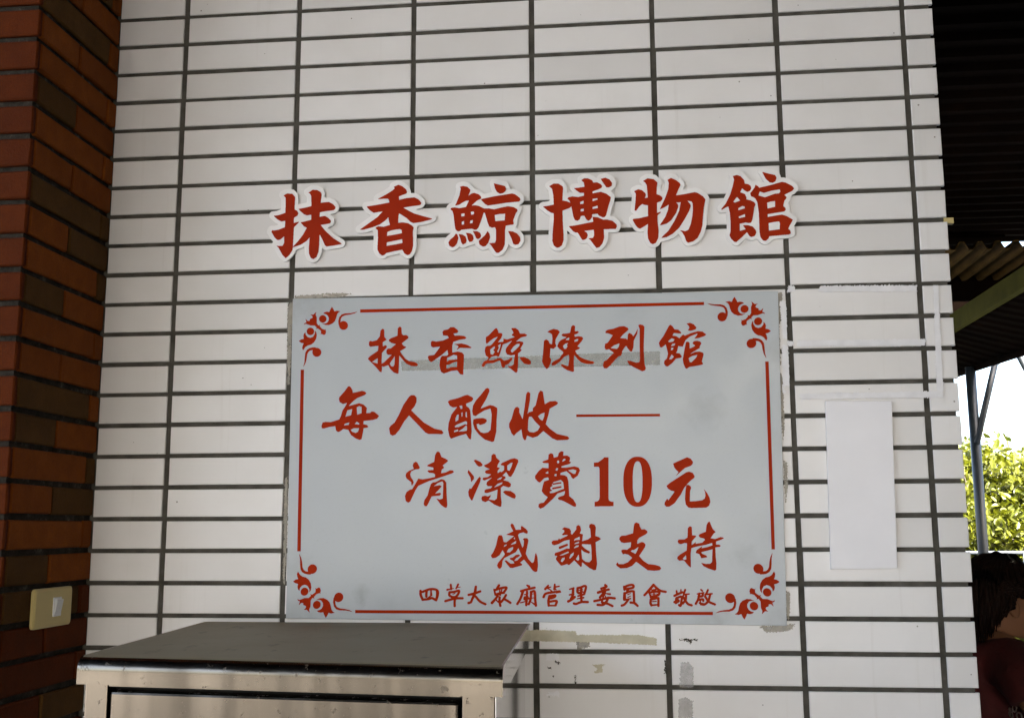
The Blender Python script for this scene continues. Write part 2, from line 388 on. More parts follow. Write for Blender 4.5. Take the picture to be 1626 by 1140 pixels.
for i in range(-20, 39):
    zc = ZT-PZ*(i+.5)
    if zc < .03 or zc > 3.57: continue
    for (a, b), me in zip(cols, meshes):
        xc = (a+b)/2
        if -3 <= i <= 24:
            o = objm('tile', me, 'tile', (xc+random.gauss(0, .0004), random.uniform(-.0003, .0005), zc+random.gauss(0, .0003)), wall)
            o.rotation_euler = (random.gauss(0, .0035), random.gauss(0, .0008), random.gauss(0, .0012))
        else:
            rest.box((a, .0002, zc-(PZ-JZ)/2), (b, .0075, zc+(PZ-JZ)/2))
rest.obj('tile_field', 'tile', wall, kind='stuff')

# ================================================================ BRICK PILLAR
PD = .297; PXL = XL-.52
pil = thing('brick_pillar', 'brick pillar of orange, red and olive bricks left of the tiled wall', 'pillar', (XL-.26, -.1, 0))
MB().box((PXL+.009, -PD+.009, 0), (XL-.009, .30, 3.6)).obj('mortar_core', 'mortar', pil)
def brick(x0, y0, z0, x1, y1, z1, mt, bv=.0025):
    c = Vector(((x0+x1)/2, (y0+y1)/2, (z0+z1)/2)); h = Vector(((x1-x0)/2, (y1-y0)/2, (z1-z0)/2))
    bm = bmesh.new(); bmesh.ops.create_cube(bm, size=2); bmesh.ops.scale(bm, vec=h, verts=bm.verts)
    for vv in bm.verts: vv.co += Vector((random.gauss(0, .0006), random.gauss(0, .0006), random.gauss(0, .0009)))
    bmesh.ops.bevel(bm, geom=list(bm.edges), offset=bv, segments=1, affect='EDGES')
    me = bpy.data.meshes.new('brick'); bm.to_mesh(me); bm.free()
    return objm('brick', me, mt, c, pil)
olive_a = {1, 4, 8, 12, 15}      # rows whose return shows an olive brick next to the corner (counted from the top joint)
BR = 'brick_orange'; bz = PZ; gj = .0105
brest = MB()
RET = dict(enumerate('oo vo oo oo vo oo oo vv ov ov vo oo oo vo vo ov ov oo vo vr rr rr rv rr'.split()))   # o orange, v olive, r shade-toned red: corner brick, then inner brick
def pick(pr, pol):
    u = random.random(); return 'brick_olive' if u < pol else ('brick_red_shade' if u < pol+pr else 'brick_orange')
for i in range(-20, 39):
    z1 = ZT-PZ*i-gj/2+.002; z0 = z1-(PZ-gj)
    if z0 < 0 or z1 > 3.6: continue
    A = (i % 2 == 0)
    yj = -.152 if A else -.036
    near = -4 <= i <= 24
    low = i > 15
    if near:
        d = .0
        mC = pick(.15 if not low else .6, .22); mS = pick(.15 if not low else .5, .30)
        code = RET.get(i)
        if code: mC, mS = ({'o': 'brick_orange', 'v': 'brick_olive', 'r': 'brick_red_shade'}[q] for q in code)
        brick(XL-.010, -PD+.0125, z0, XL+d, yj-.0016, z1, mC)
        brick(XL-.010, yj+.0016, z0, XL+d+random.gauss(0, .001), -.0005, z1, mS)
        # front: corner header then stretchers
        f = XL if A else XL-.0
        w1 = .105 if A else .22
        brick(f-w1, -PD-.0, z0, f-.0005, -PD+.0120, z1, 'brick_red_shade' if random.random() < .98 else 'brick_olive')
        xx = f-w1-.009
        while xx > PXL+.02:
            x2 = max(PXL, xx-.22); brick(x2, -PD, z0, xx, -PD+.012, z1, 'brick_red_shade' if random.random() < .92 else 'brick_olive'); xx = x2-.009
    else:
        brest.box((XL-.010, -PD+.0125, z0), (XL, yj-.004, z1)); brest.box((XL-.010, yj+.004, z0), (XL, 0, z1))
        brest.box((XL-.2, -PD, z0), (XL-.0005, -PD+.012, z1)); brest.box((PXL, -PD, z0), (XL-.209, -PD+.012, z1))
brest.obj('brick_field', 'brick_orange', pil, kind='stuff')

# ================================================================ LIGHT SWITCH on the pillar
sw = thing('light_switch', 'cream wall switch plate with one white rocker on the brick pillar', 'switch', (XL+.002, -.143, 1.183))
def rrect(y0, y1, z0, z1, r, x, n=6):
    P = []
    for cyy, cz, a0 in ((y1-r, z1-r, 0), (y0+r, z1-r, 90), (y0+r, z0+r, 180), (y1-r, z0+r, 270)):
        for k in range(n+1):
            a = R(a0+90*k/n); P.append((x, cyy+r*math.cos(a), cz+r*math.sin(a)))
    return P
def rplate(name, y0, y1, z0, z1, r, x0, x1, mt, par, inset=.004):
    P = [rrect(y0, y1, z0, z1, r, x0), rrect(y0, y1, z0, z1, r, x1-inset*.6), rrect(y0+inset, y1-inset, z0+inset, z1-inset, max(.001, r-inset*.4), x1)]
    v = sum(P, []); n = len(P[0]); f = [tuple(range(n))[::-1], tuple(range(2*n, 3*n))]
    for k in (0, n):
        for j in range(n): f.append((k+j, k+(j+1) % n, k+n+(j+1) % n, k+n+j))
    return obj(name, v, f, mt, par)
rplate('switch_plate', -.207, -.078, 1.181, 1.249, .007, XL+.0022, XL+.0095, 'cream', sw)
rk = rplate('rocker_frame', -.147, -.120, 1.199, 1.232, .001, XL+.0096, XL+.0115, 'switch_white', sw, .0008)
MB().add([(XL+.0116, -.144, 1.202), (XL+.0116, -.123, 1.202), (XL+.0116, -.123, 1.229), (XL+.0116, -.144, 1.229),
          (XL+.0122, -.144, 1.203), (XL+.0122, -.123, 1.203), (XL+.0165, -.123, 1.228), (XL+.0165, -.144, 1.228)],
         [(0, 3, 2, 1), (4, 5, 6, 7), (0, 1, 5, 4), (1, 2, 6, 5), (2, 3, 7, 6), (3, 0, 4, 7)]).obj('rocker', 'switch_white', rk)

# ================================================================ LETTERING (outlines drawn in enlarged photo pixels: x0, y0, enlargement)
def P(s): v = [float(q) for q in s.replace(',', ' ').split()]; return [(v[k], v[k+1]) for k in range(0, len(v), 2)]
def circ(x, y, r, n=28, ry=None, e=2.0):
    ry = ry or r; out = []
    for k in range(n):
        c, s_ = math.cos(2*math.pi*k/n), math.sin(2*math.pi*k/n)
        out.append((x+r*math.copysign(abs(c)**(2/e), c), y+ry*math.copysign(abs(s_)**(2/e), s_)))
    return out
def S(s): v = [float(q) for q in s.replace(',', ' ').split()]; return [(v[k], v[k+1], v[k+2]) for k in range(0, len(v), 3)]
K1 = 1140/140
BIG = [
 ((425, 275, 7.6), [
  "192,272 235,248 300,252 332,290 325,440 355,455 372,485 360,515 318,540 315,605 380,587 370,605 318,655 305,880 300,930 262,990 218,1028 180,990 130,900 103,878 180,880 200,840 200,765 150,805 118,810 85,780 60,735 45,712 58,688 70,695 130,685 208,655 213,578 165,585 125,565 90,535 72,517 130,510 215,482 218,300",
  "490,240 545,203 600,207 640,230 652,262 640,362 690,355 740,350 790,375 820,410 815,435 795,450 700,462 630,475 628,530 690,518 730,540 765,575 762,598 745,610 640,628 700,700 790,785 893,850 890,858 800,875 712,888 690,870 660,800 627,738 622,870 615,950 590,1015 550,1040 520,1025 500,975 497,910 508,775 470,820 400,865 305,897 310,885 370,820 430,740 473,662 440,645 395,595 440,588 525,565 527,505 475,512 440,500 405,470 372,435 450,420 528,400 527,280 510,248"], []),
 ((560, 280, K1), [
  "530,140 590,113 640,130 690,170 706,210 690,228 598,262 600,308 700,285 800,275 850,300 890,345 880,370 860,378 760,390 655,408 720,445 800,485 920,520 1035,550 1000,565 880,595 785,608 745,590 700,545 600,480 592,520 588,605 650,598 720,610 770,640 790,665 780,710 782,900 765,970 740,1010 710,1022 670,1000 640,950 540,970 432,995 410,1020 380,1026 345,1000 322,955 320,925 328,800 325,700 300,680 298,665 330,648 400,655 482,632 465,560 462,530 420,575 350,625 260,660 130,695 90,695 110,680 230,595 320,530 390,457 330,465 270,475 225,445 195,415 180,393 300,375 475,342 470,310 455,292 400,293 325,300 335,290 430,240 510,190 545,160"],
  ["443,773 450,722 500,702 560,690 615,685 635,700 638,738 540,758", "438,903 442,855 540,835 640,815 645,865 540,885"]),
 ((700, 280, K1), [
  "245,140 290,127 345,140 382,175 380,200 352,258 400,225 430,217 490,235 520,265 523,290 470,315 395,382 440,377 490,385 560,420 620,417 690,430 790,405 870,390 940,400 990,430 992,450 970,480 935,575 943,610 940,625 840,640 830,700 828,880 800,950 750,990 720,992 700,970 660,910 625,868 700,862 712,830 712,690 700,660 660,668 625,650 605,600 570,480 555,470 530,550 490,660 465,690 440,695 400,680 265,693 250,710 220,716 190,690 180,640 165,500 150,450 123,430 135,410 180,405 240,415 325,400 365,315 320,320 275,345 240,370 182,383 200,350 240,250 258,160",
  "523,297 700,260 920,225 960,235 1025,285 1028,310 1010,330 850,345 720,365 610,382 570,360 523,310",
  "685,93 750,110 830,130 845,160 835,195 805,220 765,228 725,205 700,160",
  "195,742 215,755 228,800 210,870 175,912 150,922 110,900 97,860 120,820 165,785",
  "230,750 280,755 320,780 335,830 325,865 285,885 265,860 250,800", "322,732 380,740 415,765 425,810 405,845 370,852 350,820 340,770",
  "412,710 470,712 510,735 522,770 510,800 480,815 455,800 440,760", "605,710 630,745 637,790 615,860 580,905 545,912 500,885 490,840 520,810 570,765",
  "868,710 930,715 985,740 1025,790 1030,835 1005,880 965,888 935,875 915,810"],
  ["262,488 305,480 307,515 265,523", "388,462 420,457 432,470 425,495 390,500", "270,590 300,580 300,625 272,627", "382,575 415,567 410,607 375,612", "697,503 760,490 832,487 825,572 705,583"]),
 ((850, 270, K1), [
  "178,213 240,178 300,180 355,215 360,240 350,397 410,408 460,430 462,480 440,495 352,527 355,650 365,830 365,910 345,975 310,1003 280,1008 240,980 220,920 222,840 238,640 238,562 205,555 155,525 97,475 170,465 238,450 232,330 215,245",
  "593,135 630,112 680,112 735,135 748,165 800,163 845,185 867,212 855,235 820,252 740,280 740,305 850,285 920,310 978,355 970,395 945,470 915,590 895,612 870,615 820,590 805,568 735,575 735,610 712,645 685,660 660,640 632,593 590,597 575,640 545,660 510,648 490,600 475,520 455,430 440,395 413,375 430,355 480,345 555,352 628,335 628,298 575,298 530,265 498,237 560,232 635,220 628,165",
  "845,118 905,103 960,125 992,170 990,205 955,228 920,228 885,180",
  "740,608 810,615 880,645 930,643 1000,660 1050,705 1055,735 1040,765 885,768 890,880 870,950 830,1000 790,1010 750,960 715,910 685,885 745,880 760,850 757,775 630,790 665,810 680,845 665,885 640,903 610,908 590,880 560,830 545,810 520,812 490,795 455,755 430,728 500,722 620,698 750,672"],
  ["580,415 625,400 622,440 580,445", "585,510 625,502 628,535 585,540", "740,375 800,368 808,385 740,408", "740,482 805,463 808,495 740,508"]),
 ((990, 265, K1), [
  "252,187 310,152 390,162 440,205 430,270 428,358 470,370 500,395 505,420 480,448 432,465 432,598 485,582 480,595 440,630 440,700 455,830 450,920 420,985 380,1002 345,985 318,930 310,850 318,740 270,770 215,803 185,790 155,755 118,690 128,675 200,668 318,640 315,500 275,495 240,482 200,520 165,570 143,568 155,440 160,350 137,318 190,293 240,305 285,345 290,370 275,408 315,400 300,240 280,205",
  "570,170 615,147 680,175 730,215 737,240 715,285 678,372 790,355 920,330 960,340 1030,385 1060,425 1040,520 1030,620 1020,760 1000,840 960,920 900,965 835,983 810,960 790,900 760,850 728,822 760,825 800,835 840,815 870,740 890,640 897,560 895,480 880,450 825,440 860,480 870,510 850,570 790,680 720,790 640,865 560,910 490,923 500,905 580,830 660,700 720,570 740,460 680,463 705,490 708,520 680,600 620,690 560,735 470,760 480,740 540,650 575,560 585,490 540,520 470,553 480,530 540,400 580,290 585,210"], []),
 ((1130, 260, K1), [
  "273,162 325,148 375,165 420,215 428,262 470,265 505,290 513,325 495,355 460,368 420,345 395,320 368,372 430,395 450,440 448,465 500,475 550,500 567,530 550,570 545,620 525,730 510,765 480,770 440,762 362,778 365,872 440,850 405,798 470,797 530,815 570,860 577,895 560,935 515,950 490,940 457,888 400,945 320,1015 290,1010 250,970 230,930 245,870 245,760 235,640 215,555 180,570 130,600 122,590 180,520 240,400 270,300 290,210",
  "652,108 730,130 820,150 840,185 825,230 790,250 750,245 700,200",
  "565,275 600,295 615,315 760,280 910,237 960,248 1040,290 1068,325 1040,355 940,405 970,435 960,460 940,480 925,550 955,575 958,600 940,620 725,655 725,692 820,675 910,660 970,680 1050,725 1040,750 1010,800 990,845 1015,865 1025,905 1000,918 745,940 735,970 700,1000 665,995 630,950 618,880 610,640 590,500 570,460 545,437 510,425 497,385 530,345 555,310"],
  ["278,497 328,430 370,480 300,505", "345,578 395,550 425,555 430,580 345,605", "350,685 430,653 433,690 352,708", "622,362 675,380 780,350 880,335 888,360 870,388 820,390 690,437 605,415", "717,508 760,492 820,485 820,560 722,583", "735,770 800,757 870,748 882,770 878,850 740,868"]),
]
A1, A2, A3 = (575, 505, 1626/190), (755, 505, 1626/190), (945, 505, 1626/190)
B1, B2 = (500, 610, 1626/210), (700, 610, 1626/210)
C1, C2, C3 = (630, 715, 1626/210), (840, 715, 1626/210), (1040, 715, 1626/210)
D1, D2 = (770, 825, 1626/190), (970, 825, 1626/190)
E1, E2, E3, E4 = (660, 920, 13.55), (775, 920, 13.55), (895, 920, 13.55), (1020, 920, 13.55)
TXT = [
 (A1, ["240,250 250,170 278,145 300,155 303,255 335,295 280,330 282,388 312,368 337,378 335,400 270,475 265,600 270,690 265,738 240,730 190,670 120,600 80,560 85,540 110,515 215,445 222,380 180,383 110,392 92,370 95,325 110,310 140,318 200,300",
   "480,240 485,140 512,115 535,130 540,215 560,235 600,230 630,250 628,275 590,305 540,345 560,375 603,395 570,420 515,450 540,490 590,555 640,585 720,600 755,625 760,640 735,655 670,652 600,620 555,570 505,510 503,580 495,750 480,758 430,740 380,690 355,640 290,662 240,640 300,600 350,550 405,500 350,500 330,475 330,440 350,415 390,412 460,355 400,340 365,315 362,295 390,275"],
  ["135,597 212,545 210,620", "445,515 375,620 395,655 425,658 440,630"], []),
 (A1, ["1090,190 1110,165 1165,155 1200,125 1250,125 1290,155 1310,180 1290,205 1240,212 1260,240 1320,237 1390,245 1420,268 1400,285 1330,295 1240,325 1225,380 1225,470 1300,455 1360,470 1385,500 1380,600 1375,770 1335,765 1290,710 1210,720 1110,755 1070,730 1050,640 1065,540 1085,515 1150,512 1170,495 1158,435 1080,505 940,600 910,580 892,535 905,510 980,500 1060,390 960,400 935,380 935,325 955,310 1010,320 1100,305 1180,270 1160,243 1100,235",
   "1245,355 1350,345 1430,365 1490,400 1475,410 1330,405 1290,430 1285,422 1310,395 1300,375"],
  ["1155,540 1215,515 1240,500 1290,510 1290,565 1230,568 1185,572 1150,600", "1145,640 1190,630 1245,600 1290,590 1290,665 1210,670 1145,688"], []),
 (A2, ["140,260 180,235 270,140 290,138 308,170 312,203 355,205 368,225 350,275 305,330 350,325 385,320 350,430 320,525 300,525 280,515 215,530 165,585 150,580 180,540 140,510 125,450 135,395 160,378 200,375 225,355 305,255 250,275 200,310 155,352 140,335",
   "485,145 495,137 545,137 585,165 605,212 670,212 705,233 690,247 620,265 550,320 600,315 645,325 652,345 610,420 630,432 610,458 580,480 578,620 572,725 555,745 535,735 430,650 480,655 520,630 525,560 535,500 480,510 430,495 410,460 412,420 430,390 500,305 430,340 370,360 340,335 378,320 380,278 400,285 430,292 535,258 495,238 490,228 515,205 510,185",
   "595,535 660,530 720,555 755,590 752,625 720,633 660,620 620,570"],
  ["200,430 240,395 265,385 260,415 240,435 262,460 235,500 205,490", "305,375 345,350 335,400 310,470 295,455 320,400", "485,460 480,440 520,385 560,355 600,350 595,380 550,425 500,470"],
  ["105,645 40 140,600 40 240,590 40 330,560 22 370,600 55 380,650 50", "370,610 50 430,600 60 485,555 10"]),
 (A2, ["975,190 1010,165 1060,147 1120,160 1147,190 1120,235 1090,290 1085,340 1100,385 1060,420 1020,410 1010,540 1030,560 1020,620 990,680 965,695 930,650 905,590 915,500 930,310 960,290 990,305 1010,350 1040,355 1045,280 1040,225 1015,205",
   "1285,200 1300,120 1325,95 1355,110 1350,180 1395,178 1405,195 1380,215 1345,225 1350,255 1400,247 1450,255 1465,280 1440,320 1385,385 1425,405 1400,425 1355,445 1380,490 1420,530 1500,565 1600,590 1618,608 1590,625 1520,625 1440,605 1390,560 1340,500 1335,600 1340,725 1320,733 1250,710 1190,675 1155,635 1175,628 1260,655 1275,560 1268,500 1200,530 1150,590 1080,640 1045,645 1030,620 1060,590 1140,550 1195,470 1180,450 1140,420 1110,385 1130,330 1160,300 1240,262 1190,252 1165,235 1185,213 1240,210"],
  ["1275,265 1240,280 1225,300 1270,300", "1345,300 1380,285 1400,290 1385,315 1345,325", "1190,380 1220,350 1260,340 1240,365 1250,385 1230,420 1205,420"], []),
 (A3, ["140,180 170,160 250,145 330,115 395,110 445,135 455,155 435,178 380,225 340,272 420,280 440,300 420,370 370,450 355,510 320,522 270,570 200,650 160,685 120,683 105,650 120,590 160,570 215,510 255,475 190,425 145,432 127,400 135,350 170,335 240,235 180,210 140,205",
   "445,220 465,202 500,220 518,248 550,200 580,145 572,215 525,310 520,400 500,458 478,455 432,400 435,340", "400,290 450,320 440,385 400,380",
   "585,100 610,87 650,95 670,120 665,250 660,400 665,560 672,630 690,680 680,710 640,725 600,705 520,665 460,630 435,580 480,583 560,608 600,600 610,560 605,400 605,150"],
  ["210,408 260,370 330,345 320,390 295,420"], []),
 (A3, ["865,340 880,310 930,240 1000,110 1020,90 1050,110 1080,155 1130,158 1175,200 1160,212 1070,205 1050,240 1100,245 1145,275 1180,235 1200,225 1220,240 1300,205 1400,178 1460,185 1512,225 1480,250 1410,272 1345,280 1385,230 1390,210 1290,250 1230,300 1190,390 1150,385 1130,380 1115,450 1100,475 1150,480 1180,525 1160,543 1100,550 1050,610 990,658 960,655 935,620 940,580 975,550 990,480 960,360 905,402 880,395",
   "1240,75 1290,65 1340,85 1378,130 1365,155 1300,175 1258,168 1280,135 1275,110",
   "1235,325 1265,320 1285,340 1285,415 1330,395 1360,375 1320,345 1340,315 1390,308 1430,320 1445,345 1420,390 1425,405 1350,450 1280,495 1360,460 1420,455 1465,470 1475,495 1450,590 1470,625 1440,638 1350,655 1280,665 1245,690 1225,680 1200,620 1190,560 1215,420"],
  ["990,318 1040,275 1080,290 1060,320 1010,330", "1030,385 1050,350 1090,345 1075,375", "1030,440 1035,405 1065,405 1055,430", "1005,560 1040,495 1070,525 1040,560", "1270,545 1320,515 1390,500 1370,540 1310,600 1285,600"], []),
 (B1, ["300,160 370,80 405,30 425,22 445,40 462,75 465,108 520,95 580,80 615,90 635,112 610,135 520,170 470,210 415,268 480,250 545,232 600,250 640,290 632,355 680,352 695,335 730,338 770,370 790,390 765,425 710,440 600,452 595,490 640,500 660,522 640,535 600,540 590,600 575,675 550,685 500,665 445,625 410,560 350,550 310,580 285,588 260,570 250,515 180,525 110,545 85,540 80,515 95,470 130,462 195,465 300,432 320,390 340,320 375,270 395,230 345,245 305,220 295,185"],
  ["375,400 400,320 460,305 445,380", "515,285 545,268 575,280 575,355 520,375", "357,505 370,485 425,470 415,500", "490,490 515,460 545,480 545,495", "440,560 480,540 545,540 530,585 500,598 460,585"], []),
 (B1, ["1160,150 1185,133 1225,135 1250,165 1250,220 1225,275 1185,320 1240,375 1340,470 1470,545 1560,565 1583,595 1565,615 1510,612 1400,612 1360,595 1270,500 1158,385 1100,455 1040,560 990,620 955,633 925,615 912,540 930,510 980,470 1030,380 1090,250"], [], []),
 (B2, ["85,215 110,195 210,170 300,135 330,130 390,160 400,185 380,210 310,240 315,270 345,290 362,320 375,480 380,580 370,680 345,670 310,610 220,635 125,670 105,640 88,560 95,480 130,370 165,325 200,280 150,285 110,265",
   "500,120 550,55 575,45 597,60 598,90 560,180 490,298 540,280 605,255 650,265 692,290 695,320 685,450 683,580 655,700 630,710 540,680 470,620 415,550 395,480 400,430 440,420 520,415 560,430 567,455 540,485 480,503 465,485 440,490 450,540 490,590 530,600 580,590 610,560 620,460 625,370 610,300 540,320 465,365 430,393 395,380 385,330 395,260 430,200"],
  ["228,265 262,262 265,300 245,305", "180,460 180,420 200,375 220,372 215,440", "252,350 268,345 265,395 255,400", "305,345 318,340 322,410 305,400", "172,515 200,495 300,455 322,460 322,500 300,490 220,525 175,530", "162,590 165,570 210,555 215,575", "215,580 270,545 310,505 322,520 320,570 270,580"], []),
 (B2, ["900,310 920,282 945,278 968,300 965,345 1005,430 1030,280 1050,120 1070,90 1100,110 1095,200 1065,370 1080,345 1130,330 1130,295 1165,260 1200,110 1225,77 1255,90 1262,140 1278,245 1340,210 1410,205 1443,225 1430,250 1340,300 1325,370 1290,490 1340,545 1430,610 1560,640 1582,665 1560,683 1430,690 1370,665 1260,575 1190,640 1130,658 1060,630 1045,685 1025,688 1005,650 990,555 930,600 900,635 870,605 840,530 840,480 870,420"],
  ["1070,560 1075,450 1085,400 1115,400 1160,460 1220,520 1190,570 1140,593 1090,585", "1195,395 1230,365 1275,348 1270,400 1250,448 1220,430"], []),
 (C1, ["195,190 205,155 235,137 255,150 285,210 275,228 225,235 180,255 165,290 175,330 200,365 210,395 190,430 180,425 178,390 120,345 108,310 115,280 150,250 210,225",
   "265,345 320,355 380,345 470,325 470,295 450,280 400,275 375,255 390,242 450,240 450,212 400,200 370,190 385,175 460,140 470,60 490,20 510,12 530,25 550,80 600,100 635,125 610,150 565,185 585,212 555,235 545,280 600,270 655,242 690,245 705,265 680,282 600,310 540,330 480,350 400,375 330,405 265,435 230,490 165,630 140,642 110,620 100,560 120,510 160,482 190,475 220,425",
   "400,470 420,410 445,392 480,388 545,352 585,362 610,395 612,520 622,670 615,702 595,705 545,670 485,590 530,602 565,590 570,480 572,400 560,380 510,398 455,440 530,425 555,440 520,480 470,530 530,518 548,530 530,555 430,565 390,650 370,685 345,685 330,660 340,610 380,550"], [], []),
 (C1, ["945,122 970,113 1030,140 1058,175 1045,195 1010,200 985,180", "870,270 880,237 915,275 950,320 950,350 915,390 905,330",
   "895,465 915,470 1000,340 1020,322 1035,340 1025,390 960,540 930,615 915,612 885,560 878,510",
   "1160,130 1165,60 1190,40 1215,50 1225,90 1270,130 1245,170 1235,205 1270,215 1240,250 1240,280 1270,260 1290,265 1320,240 1320,190 1280,180 1275,170 1300,150 1400,105 1450,95 1490,110 1495,140 1440,270 1405,325 1380,320 1345,265 1300,310 1335,320 1340,340 1310,365 1370,380 1405,410 1400,445 1375,455 1310,435 1280,460 1280,560 1290,640 1285,690 1265,693 1200,665 1130,615 1090,635 1050,620 1040,590 1050,562 1090,555 1120,565 1160,545 1150,575 1130,600 1200,612 1230,590 1240,480 1190,500 1110,525 1080,520 1078,490 1100,475 1155,465 1175,440 1120,440 1100,415 1110,385 1175,330 1080,370 1055,360 1060,335 1120,325 1160,295 1100,285 1082,265 1095,245 1145,230 1090,205 1070,185 1120,160",
   "1305,510 1330,493 1400,497 1450,530 1465,560 1455,592 1420,585 1340,545"],
  ["1360,185 1400,155 1425,148 1410,200 1385,250 1360,240", "1230,360 1270,335 1300,328 1275,355 1240,362", "1195,455 1240,410 1300,390 1295,410 1250,435"], []),
 (C2, ["235,110 240,50 270,32 298,45 305,90 355,75 365,30 395,8 425,15 420,65 470,62 505,85 505,110 495,135 520,145 500,165 400,195 398,210 460,210 560,195 610,210 628,245 600,310 545,350 525,335 505,295 460,255 390,275 385,300 440,305 470,325 485,380 495,560 545,600 580,660 578,690 550,690 440,630 405,615 365,605 352,585 370,570 430,550 440,520 440,500 350,530 300,590 180,700 140,716 115,695 118,660 145,645 180,640 230,575 185,540 155,500 170,430 185,380 245,360 235,330 190,340 135,395 110,385 75,345 75,310 120,250 165,212 240,220 240,158 180,155 160,142 180,130"],
  ["343,145 350,125 368,125 372,150 355,160", "408,140 420,108 445,100 448,118", "325,240 340,215 360,220 345,250", "310,310 320,288 340,290 335,318", "203,275 235,255 238,285 210,285", "480,245 540,232 582,245 570,285 545,288", "280,425 300,390 390,362 420,390 430,470 400,480 300,520 258,525 255,505 290,495 262,470 265,452 300,430"],
  ["300,412 20 390,398 20", "295,467 24 390,448 22"]),
 (C2, ["798,150 850,145 905,105 925,85 978,85 978,590 985,615 1010,628 1040,630 1040,685 805,688 805,632 840,625 862,605 868,570 865,220 855,202 798,202"], [], []),
 (C2, [circ(1335, 384, 177, 48, 308, 2.35)], [circ(1335, 385, 60, 40, 252, 2.5)], []),
 (C3, ["222,160 300,125 395,83 440,100 468,140 465,165 440,190 370,215 250,320 290,265 260,240 235,205",
   "140,435 180,400 380,270 420,260 465,275 488,315 485,335 440,370 400,410 360,460 320,540 240,650 180,690 140,692 115,665 120,635 150,590 165,612 240,505 200,495 160,470",
   "385,430 405,418 440,440 445,465 432,500 428,625 500,622 580,610 610,590 620,555 615,510 595,468 640,520 672,580 682,630 665,680 630,703 450,708 410,700 378,665 368,600 375,490"], [], []),
 (D1, ["175,235 190,208 228,208 240,230 255,300 290,305 370,240 395,222 340,212 285,203 320,185 385,155 350,90 348,65 368,48 390,65 420,135 490,132 487,95 500,80 560,125 583,155 580,185 560,188 525,170 470,185 450,205 465,260 510,380 525,350 530,285 515,260 540,247 580,250 592,280 575,370 555,460 590,530 640,585 665,570 685,460 695,448 715,510 722,620 712,700 685,710 650,690 590,610 530,540 480,580 510,605 500,620 375,655 340,650 290,590 265,555 290,548 350,595 400,590 385,560 340,535 335,520 380,510 420,475 460,468 480,485 440,515 470,520 500,490 455,385 420,440 330,485 265,520 240,560 230,640 205,668 180,655 165,620 180,580 260,485 270,465 240,410 200,480 150,515 105,522 85,500 85,475 110,445 150,350"],
  ["345,340 400,300 425,285 420,320 370,335", "295,440 320,395 360,375 385,370 380,400 340,440", "405,545 430,515 470,515 440,550 400,560", "390,255 405,235 410,265", "255,368 268,340 298,332 288,352"], []),
 (D1, ["1045,125 1080,100 1150,118 1170,150 1168,190 1185,200 1240,130 1240,90 1265,68 1295,85 1308,140 1290,185 1333,195 1325,260 1320,290 1400,265 1440,235 1430,120 1415,100 1420,65 1445,52 1490,65 1508,100 1500,220 1550,235 1578,260 1550,280 1505,305 1510,430 1525,600 1510,680 1480,685 1420,655 1320,575 1318,630 1300,640 1215,550 1150,612 1125,612 1120,600 1050,622 1030,620 965,540 965,520 985,490 950,488 945,465 955,448 1010,432 1110,388 1150,390 1150,270 1080,285 1000,330 940,348 910,330 905,300 925,282 990,275 1010,248 1015,265 1130,210 1100,205 1060,212 1042,200 1080,165 1075,140"],
  ["1210,290 1220,260 1285,230 1290,270 1230,275", "1215,332 1225,315 1280,295 1278,315", "1210,380 1240,350 1275,345 1270,365 1215,385", "1030,560 1050,520 1085,510 1080,540 1050,575", "1145,520 1165,470 1210,440 1200,480 1160,525", "1235,535 1275,470 1280,540 1265,555", "1320,330 1440,335 1448,420 1450,540 1420,575 1370,570 1320,530 1312,420", "1012,485 1060,462 1130,430 1142,445 1060,480"],
  ["1020,378 38 1115,340 30", "1315,370 34 1350,410 45 1410,440 35"]),
 (D2, ["310,90 320,50 345,35 385,50 395,90 415,130 460,127 495,150 498,175 470,200 385,245 360,280 358,325 420,300 450,308 472,335 465,370 385,492 440,555 510,600 600,610 665,630 685,660 665,685 590,692 500,685 460,655 345,570 290,625 220,655 130,660 85,630 68,605 92,575 105,600 170,600 230,575 290,515 240,475 190,462 165,470 145,440 140,415 160,402 220,405 268,370 275,305 180,315 140,305 112,265 120,235 145,215 200,212 300,182"],
  ["270,428 290,410 315,410 375,368 360,410 335,462"], []),
 (D2, ["1040,240 1045,110 1075,85 1100,100 1105,210 1150,212 1162,225 1100,290 1095,345 1160,297 1150,325 1240,310 1280,270 1265,255 1210,240 1190,215 1205,195 1290,160 1300,70 1320,30 1345,25 1360,70 1385,125 1425,165 1400,185 1355,250 1420,260 1490,232 1525,240 1537,252 1500,270 1430,295 1430,335 1470,335 1495,350 1480,368 1420,375 1425,500 1435,590 1432,680 1410,690 1320,660 1260,630 1225,582 1290,598 1350,595 1375,570 1380,400 1230,440 1240,460 1300,485 1310,510 1230,522 1200,465 1150,450 1165,410 1245,355 1230,385 1300,372 1380,345 1375,315 1290,340 1160,365 1095,385 1085,460 1088,640 1080,650 1050,620 990,550 930,555 900,530 905,500 940,470 1030,415 1035,320 1000,315 950,332 920,320 905,295 920,268 960,265 1000,265"],
  ["975,530 1020,480 1025,535 1000,543"], []),
 (E1, [], [], ["105,240 50 110,330 60 150,420 40", "150,260 20 300,205 45 430,210 50 470,260 70 465,350 65 440,440 55", "240,230 40 230,310 55 230,360 30", "330,215 30 335,330 50", "335,340 30 250,400 25", "150,430 30 280,415 40 350,395 35 440,440 40"]),
